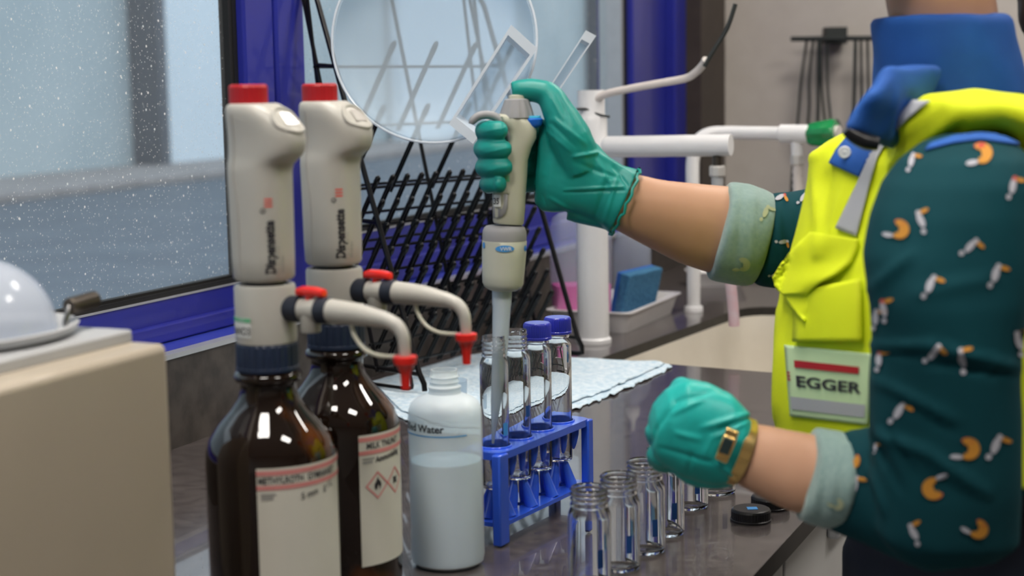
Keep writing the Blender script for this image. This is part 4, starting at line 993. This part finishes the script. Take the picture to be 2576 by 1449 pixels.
# face and hair
b = MB()
for s_ in (-1, 1): b.ball(hc_ + FD * .0715 + LD * s_ * .030 + Z3 * .005, .0115, 10)
b.build('eyes', 'white_sticker', person, True)
b = MB()
for s_ in (-1, 1): b.ball(hc_ + FD * .0800 + LD * s_ * .030 + Z3 * .005, .0045, 8)
b.build('pupils', 'black_plastic', person, True)
b = MB(); b.tube([hc_ + FD * .078 + LD * .022 - Z3 * .052, hc_ + FD * .090 - Z3 * .050, hc_ + FD * .078 - LD * .022 - Z3 * .052], .005, n=10, sub=4); b.build('lips', 'motif_red', person, True)
b = MB(); b.ball(hc_ - FD * .018 + Z3 * .022, (.094, .084, .112), 18, (FD, LD, Z3)); b.ball(hc_ - FD * .105 - Z3 * .01, (.035, .04, .04), 12, (FD, LD, Z3)); b.sections([(hc_ - FD * .125 + Z3 * 0, FD * .02, LD * .025), (hc_ - FD * .14 - Z3 * .06, FD * .022, LD * .028), (hc_ - FD * .135 - Z3 * .14, FD * .012, LD * .016), (hc_ - FD * .13 - Z3 * .17, FD * .004, LD * .006)], n=16)
blob('hair', b, .005, 4, 'hair', person, rough=(60, .003))
# ---- trousers and shoes
b = MB()
b.sections([ts(1.02, .10, .155, off=-FD * .04), ts(.95, .105, .165, off=-FD * .055), ts(.86, .11, .17, off=-FD * .06), ts(.80, .10, .165, off=-FD * .06)], n=36)
for s_ in (-1, 1):
    h = PC - FD * .06 + LD * s_ * .085
    b.sections([(h + Z3 * .90, FD * .095, LD * .085), (h + Z3 * .65, FD * .08, LD * .075), (h + Z3 * .45, FD * .068, LD * .062), (h + Z3 * .10, FD * .055, LD * .05), (h + Z3 * .07, FD * .055, LD * .05)], n=24)
blob('trousers', b, .007, 6, 'trousers', person, rough=(12, .006))
for s_ in (-1, 1):
    h = PC - FD * .06 + LD * s_ * .085
    b = MB(); b.sections([(h - FD * .065 + Z3 * .045, LD * .03, Z3 * .035), (h - FD * .02 + Z3 * .055, LD * .042, Z3 * .052), (h + FD * .06 + Z3 * .045, LD * .045, Z3 * .042), (h + FD * .13 + Z3 * .035, LD * .046, Z3 * .032), (h + FD * .175 + Z3 * .030, LD * .030, Z3 * .022)], n=24, power=2.6)
    b.build('shoe', 'black_plastic', person, True)

# ---- sweater: torso and both sleeves in one garment
b = MB()
b.sections([ts(.98, .100, .155, off=-FD * .045), ts(1.08, .098, .145, off=-FD * .02), ts(1.18, .095, .140), ts(1.245, .088, .135), ts(1.28, .065, .11), ts(1.305, .055, .075), ts(1.32, .050, .055)], n=40)
b.sections([se(1912, 602, 1.495, 22, -106, .038), se(1925, 603, 1.495, 20, -118, .044), se(1985, 606, 1.495, 8, -122, .044), se(2060, 600, 1.49, 0, -128, .046), se(2150, 580, 1.485, 0, -125, .047)], n=32)
b.sections([(Vector((.30, 1.49, 1.195)), Vector((0, 0, .046)), Vector((0, .044, 0))), (Vector((.36, 1.48, 1.21)), Vector((.03, 0, .045)), Vector((0, .045, 0))), (Vector((.375, 1.46, 1.26)), Vector((.05, 0, .01)), Vector((0, .048, 0))), (Vector((.37, 1.43, 1.31)), Vector((.055, 0, 0)), Vector((0, .05, 0))), (Vector((.37, 1.40, 1.33)), Vector((.04, 0, 0)), Vector((0, .03, 0)))], n=28)
b.sections([se(2085, 1205, 1.155, 22, -108, .036), se(2135, 1214, 1.145, 16, -126, .042), se(2230, 1236, 1.12, 8, -158, .046), se(2330, 1250, 1.10, 4, -186, .048), se(2430, 1245, 1.09, 0, -180, .046), se(2500, 1220, 1.09, 0, -140, .038)], n=36)
b.sections([se(2375, 1400, 1.09, 120, 6, .034), se(2380, 1350, 1.09, 175, 10, .044), se(2378, 1230, 1.09, 184, 10, .047), se(2375, 1100, 1.09, 184, 0, .047), se(2378, 960, 1.09, 182, 0, .048), se(2384, 860, 1.09, 184, 0, .049), se(2384, 760, 1.09, 194, 0, .050), se(2384, 640, 1.10, 206, 0, .052), se(2396, 540, 1.11, 204, 0, .054), se(2412, 460, 1.12, 192, 0, .055), se(2425, 400, 1.13, 160, 0, .052), se(2435, 355, 1.14, 112, 0, .040), se(2440, 335, 1.14, 60, 0, .02)], n=48, power=2.2)
slv_folds = [((2196, 872), (2340, 868), 10, .0035), ((2340, 868), (2560, 925), 12, .0045), ((2196, 884), (2560, 945), 7, -.0030),
             ((2200, 1090), (2330, 1140), 14, .0040), ((2330, 1140), (2480, 1240), 15, .0045), ((2230, 1075), (2300, 1200), 8, -.0030), ((2200, 1110), (2260, 1230), 10, -.0030), ((2195, 1080), (2215, 1170), 7, -.0035),
             ((2210, 960), (2400, 1060), 14, .0030), ((2230, 990), (2400, 1085), 10, -.0022), ((2190, 730), (2290, 640), 14, .0025), ((2300, 740), (2500, 700), 22, .002), ((2185, 1180), (2225, 1290), 9, .003),
             ((1955, 520), (1975, 700), 6, .0022), ((1985, 510), (2005, 690), 6, .0022), ((1970, 505), (1990, 700), 5, -.002), ((2010, 500), (2025, 620), 6, .002)]
swt = blob('sweater', b, .0038, 4, 'sweater', person, folds=slv_folds, rough=(17, .0032))
# ---- vest
b = MB()
def vs_(z, XL, fx=.102, fl=.150, sh=0.0):
    ext = math.hypot(fx * FD.x, fl * LD.x); c = Vector((XL + ext, 1.30 + sh, ZC + z)); return (c, FD * fx, LD * fl)
b.sections([vs_(.118, .236, .10, .148), vs_(.122, .231), vs_(.151, .228), vs_(.200, .229), vs_(.233, .233), vs_(.256, .237), vs_(.285, .244), vs_(.317, .254, .098, .150), vs_(.343, .262, .090, .148), vs_(.362, .264, .085, .145), vs_(.374, .276, .075, .135), vs_(.384, .296, .065, .12), vs_(.392, .32, .05, .09)], n=72, power=2.3)
b.sections([se(2270, 430, 1.235, 30, 20, .03), se(2300, 350, 1.215, 70, 40, .035), se(2390, 295, 1.19, 60, 60, .045), se(2480, 275, 1.18, 20, 62, .05), se(2560, 300, 1.18, -30, 60, .05), se(2640, 380, 1.19, -40, 40, .045)], n=32)
b.sections([(Vector((.37, 1.36, 1.25)), Vector((.05, 0, 0)), Vector((0, .10, 0))), (Vector((.38, 1.36, 1.28)), Vector((.045, 0, .0)), Vector((0, .09, 0))), (Vector((.39, 1.36, 1.29)), Vector((.03, 0, 0)), Vector((0, .07, 0)))], n=24)
vest_folds = [((2050, 400), (2060, 640), 14, .004), ((2085, 440), (2040, 640), 12, -.003), ((2120, 480), (2080, 640), 14, .003), ((2130, 345), (2046, 398), 10, .004), ((2260, 380), (2200, 560), 12, .004), ((2400, 300), (2240, 420), 14, .004),
              ((2420, 320), (2260, 450), 8, -.003), ((1960, 780), (1950, 1050), 10, .003), ((2030, 820), (2010, 870), 14, .002), ((2180, 640), (2195, 1060), 9, -.002)]
vest = blob('vest', b, .0042, 4, 'vest', person, folds=vest_folds, rough=(14, .0038))
def onto(o, px, py, off=.001, Yd=1.2):
    d = ray(px, py); h, nn, _, _ = bv(o).ray_cast(CP, d)
    if h is None: return at(px, py, Yd) - d * off
    return h + (nn * off if nn.dot(d) < 0 else -nn * off)
def patch(name, mat, o, left, right, n=24, m=8, off=.0012, th=.0012, parent=None, Yd=1.2, puff=0.0):
    A = polyline(left, n); B_ = polyline(right, n); vs = []
    for j in range(n + 1):
        for i in range(m + 1):
            u = i / m; x = A[j][0] + (B_[j][0] - A[j][0]) * u; y = A[j][1] + (B_[j][1] - A[j][1]) * u
            w = puff * math.sin(PI * u) * math.sin(PI * j / n); vs.append(onto(o, x, y, off + w, Yd))
    fs = [[j * (m + 1) + i, j * (m + 1) + i + 1, (j + 1) * (m + 1) + i + 1, (j + 1) * (m + 1) + i] for j in range(n) for i in range(m)]
    b = MB(); b.add(vs, fs); ob = b.build(name, mat, parent or o, True, angle=180)
    s = ob.modifiers.new('s', 'SOLIDIFY'); s.thickness = th; s.offset = 0; return ob
BL, BR_, TL_, TR_ = (1992, 1046), (2184, 1068), (1978, 868), (2198, 890)
def bil(u, w):
    x = (TL_[0] * (1 - u) + TR_[0] * u) * (1 - w) + (BL[0] * (1 - u) + BR_[0] * u) * w
    y = (TL_[1] * (1 - u) + TR_[1] * u) * (1 - w) + (BL[1] * (1 - u) + BR_[1] * u) * w; return x, y
badge = patch('badge', 'vest_badge', vest, [TL_, BL], [TR_, BR_], 24, 24, .0014)
b = MB(); b.cm = 0
def bf(off): return lambda x, y: onto(vest, *bil(x, y), off)
grid_on(b, .115, .87, .20, .30, bf(.0030), 24, 3)
b.cm = 1; vs0, fs0 = text_geo('EGGER', 1.0, .03); wmax = max(q.x for q in vs0)
b.add([onto(vest, *bil(.115 + q.x / wmax * .80, .565 - q.y * .21), .0030) for q in vs0], fs0)
b.cm = 0; vs0, fs0 = text_geo('E', 1.0, .02); b.add([onto(vest, *bil(.02 + q.x * .075, .49 - q.y * .17), .0030) for q in vs0], fs0)
b.cm = 2; grid_on(b, .04, .97, .72, .90, bf(.0028), 20, 3)
b.build('badge_print', ['red_knob', 'black_ink', 'reflective'], badge, True, recalc=False)
patch('reflective_piping', 'reflective', vest, [(2300, 258), (2240, 320), (2212, 352), (2192, 395), (2160, 470), (2106, 576)], [(2345, 258), (2290, 300), (2245, 345), (2212, 400), (2190, 480), (2160, 597)], 30, 6, .0025)
patch('button_tab', 'jacket_blue', vest, [(2135, 346), (2108, 382), (2092, 412)], [(2222, 350), (2195, 395), (2168, 446)], 14, 10, .0025)
b = MB(); bc = onto(vest, 2141, 397, .0075); nb = (CP - bc).normalized(); bx_ = nb.cross(Z3).normalized(); by_ = bx_.cross(nb)
N = 28; b.loft([[bc + nb * h + (bx_ * math.cos(2 * PI * j / N) + by_ * math.sin(2 * PI * j / N)) * r for j in range(N)] for r, h in ((.0050, -.002), (.0052, .0005), (.0042, .0016), (.0020, .0010), (.0012, .0018))]); b.build('button', 'white_sticker', vest, True)
def hang(x, y, off):
    """point of a loose cloth edge: it keeps the depth of the nearest bit of vest and stands off it"""
    k = x
    while k < x + 160 and bv(vest).ray_cast(CP, ray(k, y))[0] is None: k += 4
    return at(x, y, onto(vest, k + 6, y, 0).y - off)
def cloth(name, left, right, f_off, n=30, m=14, th=.0022):
    A = polyline(left, n); B_ = polyline(right, n); vs = []
    for j in range(n + 1):
        for i in range(m + 1):
            u = i / m; x = A[j][0] + (B_[j][0] - A[j][0]) * u; y = A[j][1] + (B_[j][1] - A[j][1]) * u
            vs.append(hang(x, y, f_off(u, j / n)))
    fs = [[j * (m + 1) + i, j * (m + 1) + i + 1, (j + 1) * (m + 1) + i + 1, (j + 1) * (m + 1) + i] for j in range(n) for i in range(m)]
    b = MB(); b.add(vs, fs); o = b.build(name, 'vest', vest, True, angle=180); q = o.modifiers.new('s', 'SOLIDIFY'); q.thickness = th; q.offset = 0; return o
cloth('pocket', [(2000, 735), (1996, 860)], [(2166, 700), (2168, 860)], lambda u, v: .004 + .003 * math.sin(PI * u), 12, 10)
cloth('pocket_flap', [(2040, 584), (2000, 622), (1962, 668), (1944, 698), (1950, 722), (1970, 742)], [(2160, 602), (2154, 632), (2138, 662), (2104, 690), (2060, 714), (2034, 738)], lambda u, v: .003 + .016 * v * (1 - .5 * u) + .003 * math.sin(v * 7 + u * 3))
cloth('flap_fold', [(1970, 738), (1990, 768), (2012, 796), (2022, 808)], [(2036, 734), (2028, 752), (2040, 776), (2030, 808)], lambda u, v: .017 - .010 * u - .004 * v, 14, 8)
# blue jacket edge showing between vest and sleeve at the armhole
# ---- blue jacket collar
b = MB()
cl = [(2105, 356), (2150, 350), (2190, 362)]
b.sections([se(2185, 352, 1.19, 58, 26, .010, .02), se(2205, 320, 1.195, 62, 30, .014, .02), se(2250, 262, 1.20, 68, 24, .016, .03), se(2275, 222, 1.21, 70, 12, .018, .03), se(2290, 185, 1.22, 72, 4, .018, .03), se(2300, 165, 1.22, 68, 0, .014, .03)], n=36, power=3)
blob('jacket_collar', b, .0035, 4, 'jacket_blue', person, folds=[((2260, 230), (2230, 330), 8, .002), ((2290, 240), (2255, 330), 7, -.002)], rough=(40, .0012))
b = MB(); b.sections([(PC + Z3 * 1.29, FD * .062, LD * .064), (PC + FD * .004 + Z3 * 1.33, FD * .060, LD * .062), (PC + FD * .012 + Z3 * 1.375, FD * .056, LD * .058), (PC + FD * .014 + Z3 * 1.377, FD * .050, LD * .052)], n=40)
blob('jacket_collar', b, .004, 4, 'jacket_blue', person, rough=(30, .002))
b = MB(); b.tube([at(x, y, 1.172) for x, y in ((2128, 326), (2150, 343), (2180, 357), (2208, 362))], [.004, .0055, .006, .005], n=14, sub=4); b.build('collar_fastener', 'black_plastic', person, True)
# ---- rolled cuffs
b = MB(); b.sections([se(1806, 580, 1.488, 26, -108, .040), se(1808, 580, 1.488, 26, -121, .046), se(1822, 583, 1.489, 25, -124, .048), se(1860, 590, 1.491, 24, -127, .049), se(1900, 598, 1.493, 26, -122, .048), se(1918, 601, 1.494, 26, -114, .045), se(1922, 602, 1.494, 26, -100, .040)], n=56)
cu1 = blob('rolled_cuff', b, .0028, 3, 'cuff', person, folds=[((1834, 480), (1800, 670), 5, .0015), ((1870, 470), (1850, 690), 9, -.0012), ((1900, 480), (1885, 690), 8, .0012)], rough=(45, .0012))
b = MB(); b.sections([se(2028, 1192, 1.165, 25, -96, .033), se(2030, 1192, 1.165, 25, -112, .040), se(2045, 1196, 1.163, 24, -116, .042), se(2080, 1204, 1.157, 20, -120, .043), se(2110, 1208, 1.15, 18, -118, .043), se(2122, 1210, 1.148, 18, -112, .041), se(2126, 1210, 1.148, 18, -100, .037)], n=56)
cu2 = blob('rolled_cuff', b, .0028, 3, 'cuff', person, folds=[((2060, 1090), (2028, 1290), 6, .0018), ((2085, 1090), (2062, 1300), 8, -.0016), ((2110, 1100), (2092, 1300), 8, .0015)], rough=(45, .0014))
patch('jacket_edge', 'jacket_blue', swt, [(2340, 366), (2400, 346), (2470, 338), (2560, 350)], [(2328, 382), (2396, 364), (2470, 355), (2560, 368)], 20, 5, .0015, .001)
# ---- printed motifs
def motif(b, o, x, y, s_, ang, kind, mats=(0, 1, 2)):
    ca, sa = math.cos(math.radians(ang)), math.sin(math.radians(ang))
    def f(u, w): return onto(o, x + (u * ca - w * sa) * s_, y + (u * sa + w * ca) * s_, .0012, 1.06)
    def ell(cx, cy, rx, ry, k): b.cm = k; poly_on(b, [(cx + rx * math.cos(a * PI / 7), cy + ry * math.sin(a * PI / 7)) for a in range(14)], f)
    if kind == 0:      # curled orange bird
        b.cm = mats[1]; o_ = [(math.cos(a * PI / 10), math.sin(a * PI / 10)) for a in range(-7, 8)]; i_ = [(x_ * .18 - .22, y_ * .40 + .02) for x_, y_ in o_]
        b.add([f(*p) for p in o_ + i_], [[i, i + 1, 16 + i, 15 + i] for i in range(14)])
        ell(-.1, -.75, .55, .28, mats[2]); ell(-1.1, .75, .6, .25, mats[0])
    else:              # white bird with orange beak
        ell(0, 0, .38, .85, mats[0]); ell(-.25, 1.25, .28, .32, mats[0]); ell(.75, -.85, .6, .24, mats[1]); ell(.1, -.9, .3, .3, mats[2] if kind == 2 else mats[0])
b = MB()
for a in [(2265, 578, 24, 10, 0), (2318, 556, 22, -25, 1), (2340, 718, 24, 20, 1), (2226, 778, 22, -15, 2), (2206, 800, 20, 0, 1), (2295, 408, 18, 10, 1), (2470, 388, 26, -10, 0), (2348, 888, 22, 35, 1), (2420, 905, 24, -15, 1), (2262, 1035, 24, 28, 1), (2436, 1128, 28, 0, 0),
          (2502, 1120, 26, 20, 1), (2348, 1228, 28, 160, 0), (2502, 690, 24, 15, 1), (2214, 905, 20, 0, 2), (2146, 1160, 20, 80, 0), (2152, 1222, 22, 10, 1), (2205, 1126, 10, 0, 1), (2440, 620, 22, 40, 1), (2560, 860, 24, -20, 1), (2545, 470, 22, 10, 2), (2300, 1340, 22, -30, 1), (2460, 1330, 24, 30, 0), (1962, 498, 14, 60, 2), (1970, 608, 13, 80, 1), (1948, 690, 10, 70, 1), (2018, 500, 12, 30, 1)]:
    b = MB(); motif(b, swt, *a); b.build('bird_print', ['motif_white', 'motif_orange', 'motif_red'], swt, True, recalc=False)
b = MB()
motif(b, cu1, 1924, 535, 16, 20, 2, (0, 0, 1)); b.build('bird_print', ['motif_pale', 'motif_pale'], cu1, True, recalc=False)
b = MB(); motif(b, cu1, 1870, 664, 17, 0, 0, (0, 0, 1))
b.build('bird_print', ['motif_pale', 'motif_pale'], cu1, True, recalc=False)
b = MB(); motif(b, cu2, 2110, 1268, 14, 30, 0, (0, 0, 0)); b.build('bird_print', 'motif_pale', cu2, True, recalc=False)

# ---- glove holding the pipette
HY = 1.485
b = MB()
b.sections([se(1350, 405, HY + .004, 6, -100, .006), se(1356, 408, HY + .004, 8, -108, .013), se(1385, 420, HY, 20, -112, .018), se(1425, 430, HY - .002, 34, -104, .020), se(1465, 448, HY - .004, 40, -84, .021), se(1500, 470, HY - .006, 34, -74, .022), se(1532, 488, HY - .006, 34, -72, .023), se(1558, 500, HY - .008, 36, -76, .025), se(1566, 504, HY - .008, 36, -80, .026)], n=40, power=2.4)
b.sections([se(1430, 520, HY, 6, -34, .012), se(1480, 535, HY - .002, 14, -30, .014), se(1545, 565, HY - .006, 10, -16, .012)], n=20)
# thumb
b.tube([at(*q) for q in ((1462, 425, HY - .006), (1432, 345, HY - .010), (1405, 282, HY - .008), (1378, 240, HY - .004), (1345, 228, HY - .002), (1308, 228, HY), (1287, 230, HY))], [.022, .0205, .0150, .0122, .0108, .0104, .0085], n=20, sub=4)
# fingers curled round the handle: (y, x knuckle, x tip, r)
for i, (yy, xl, xt_, r) in enumerate([(329, 1221, 1262, .0093), (375, 1217, 1270, .0094), (420, 1219, 1272, .0088), (462, 1229, 1250, .0084)]):
    b.tube([at(1385, yy + 6 - i * 4, HY + .012), at(1340, yy + 4 - i * 3, HY + .020), at(1285, yy + 2, HY + .021), at(1240, yy, HY + .017), at(xl, yy, HY + .003), at(xl + 8, yy + 1, HY - .014), at(xl + 26, yy + 1, HY - .023), at(xt_, yy, HY - .024), at(xt_ + 8, yy, HY - .0225)], [.0105, .0100, r, r, r * 1.05, r * 1.03, r, r * .95, r * .6], n=18, sub=4)
hand_folds = [((1395, 300), (1470, 360), 6, .0012), ((1385, 310), (1450, 370), 5, -.0010), ((1375, 330), (1440, 385), 5, .0008), ((1440, 395), (1500, 385), 5, .0018), ((1500, 385), (1590, 440), 6, .0018), ((1450, 410), (1560, 450), 6, -.0014), ((1420, 478), (1570, 470), 3.5, .0012),
              ((1420, 484), (1570, 478), 3.5, -.0012), ((1500, 400), (1545, 480), 5, .0012), ((1545, 420), (1580, 470), 5, -.0014), ((1555, 440), (1520, 560), 5, .0012), ((1530, 450), (1495, 550), 6, -.0012), ((1385, 500), (1440, 530), 5, .0012), ((1365, 490), (1375, 520), 3, -.0008), ((1400, 236), (1425, 290), 4, -.001), ((1390, 250), (1415, 300), 4, .001),
              ((1225, 330), (1270, 322), 3, .0006), ((1220, 385), (1280, 372), 3, .0006), ((1225, 430), (1280, 418), 3, .0006)]
gl = blob('glove', b, .0013, 5, 'glove', person, folds=hand_folds, rough=(70, .0006))
b = MB(); N = 48
c, a_, d_ = se(1562, 503, HY - .008, 37, -80, .027); c2, a2_, d2_ = se(1572, 508, HY - .008, 36, -82, .028)
for (cc, aa, dd) in ((c2, a2_, d2_),): b.tube([cc + aa * math.cos(2 * PI * j / N) * 1.0 + dd * math.sin(2 * PI * j / N) + Vector((.0012 * math.sin(j * 1.7), 0, .0008 * math.cos(j * 2.3))) for j in range(N + 1)], .0014, n=8, cap=False)
b.build('glove_hem', 'glove', gl, True)
# ---- fist
FY = 1.215
b = MB()
b.sections([se(1856, 1134, FY - .010, 34, -78, .0245), se(1846, 1124, FY - .010, 32, -92, .026), se(1818, 1104, FY - .006, 24, -112, .027), se(1770, 1088, FY, 14, -124, .030), se(1720, 1075, FY + .002, 6, -122, .030), se(1680, 1078, FY + .006, -4, -98, .029), se(1650, 1090, FY + .010, -6, -70, .025), se(1636, 1098, FY + .012, -4, -44, .018)], n=44, power=2.3)
for i, (x, y) in enumerate([(1712, 972), (1668, 1022), (1650, 1080), (1655, 1135)]):
    b.tube([at(x + 60, y + 22 - i * 4, FY + .002), at(x + 16, y + 10, FY + .006), at(x + 2, y + 8, FY + .022), at(x + 12, y + 26, FY + .036), at(x + 50, y + 32, FY + .040)], [.0100, .0098, .0096, .0092, .0075], n=16, sub=4)
b.tube([at(1840, 1180, FY - .008), at(1790, 1192, FY + .004), at(1740, 1188, FY + .020), at(1700, 1165, FY + .034)], [.0130, .0120, .0105, .0080], n=18, sub=4)
fist_folds = [((1790, 985), (1700, 1010), 6, -.0016), ((1700, 1010), (1650, 1080), 7, -.0016), ((1650, 1080), (1640, 1120), 6, -.0014), ((1770, 1005), (1690, 1040), 6, .0014), ((1890, 1040), (1770, 1075), 7, .0020), ((1890, 1050), (1790, 1090), 6, -.0018), ((1880, 1062), (1800, 1100), 5, .0016), ((1700, 1090), (1760, 1105), 7, .0014), ((1660, 1128), (1800, 1165), 6, -.0014), ((1800, 1165), (1850, 1200), 6, .0016), ((1740, 1140), (1730, 1190), 5, -.0012),
              ((1800, 1080), (1770, 1150), 6, .0012), ((1830, 1070), (1800, 1150), 6, -.0012)]
gf = blob('glove', b, .0016, 5, 'glove_fist_lit', person, folds=fist_folds, rough=(55, .0008))
# ---- wristwatch
wc, wa_, wd_ = se(1858, 1134, 1.205, 30, -76, .0265)
axw = wa_.cross(wd_).normalized()
if axw.x > 0: axw = -axw
b = MB(); N = 60; rings = []
for k, (off, e_) in enumerate(((-.0045, 1.0), (-.0045, 1.06), (.0045, 1.06), (.0045, 1.0))):
    rings.append([wc + axw * off + wa_ * (e_ * math.cos(2 * PI * j / N)) + wd_ * (e_ * math.sin(2 * PI * j / N)) for j in range(N)])
rings.append(rings[0]); b.loft(rings, False, False)
wt_ = thing('x', (0, 0, 0), None, None) if False else None
strap = b.build('wristwatch', 'gold', person, True, angle=30)
th_ = math.radians(235)
wp_ = wc + wa_ * math.cos(th_) * .62 + wd_ * math.sin(th_) * 1.12
wn_ = (wa_.normalized() * -.18 + Vector((-.25, -1, .1))).normalized(); wu = (wa_ - wn_ * wa_.dot(wn_)).normalized(); wv = wn_.cross(wu)
wp_ = at(1829, 1120, 1.176)
b = MB(); b.box(wp_, (.0165, .0105, .006), (wu, wv, wn_)); b.build('watch_case', 'gold', strap, True, bevel=.0015)
b = MB(); b.box(wp_ + wn_ * .0034, (.0125, .0076, .001), (wu, wv, wn_)); b.build('watch_face', 'watch_glass', strap, True, bevel=.0004)
for s_ in (-1, 1):
    b = MB(); b.box(wp_ + wu * s_ * .0105, (.006, .010, .0045), (wu, wv, wn_)); b.build('lug', 'gold', strap, True, bevel=.001)
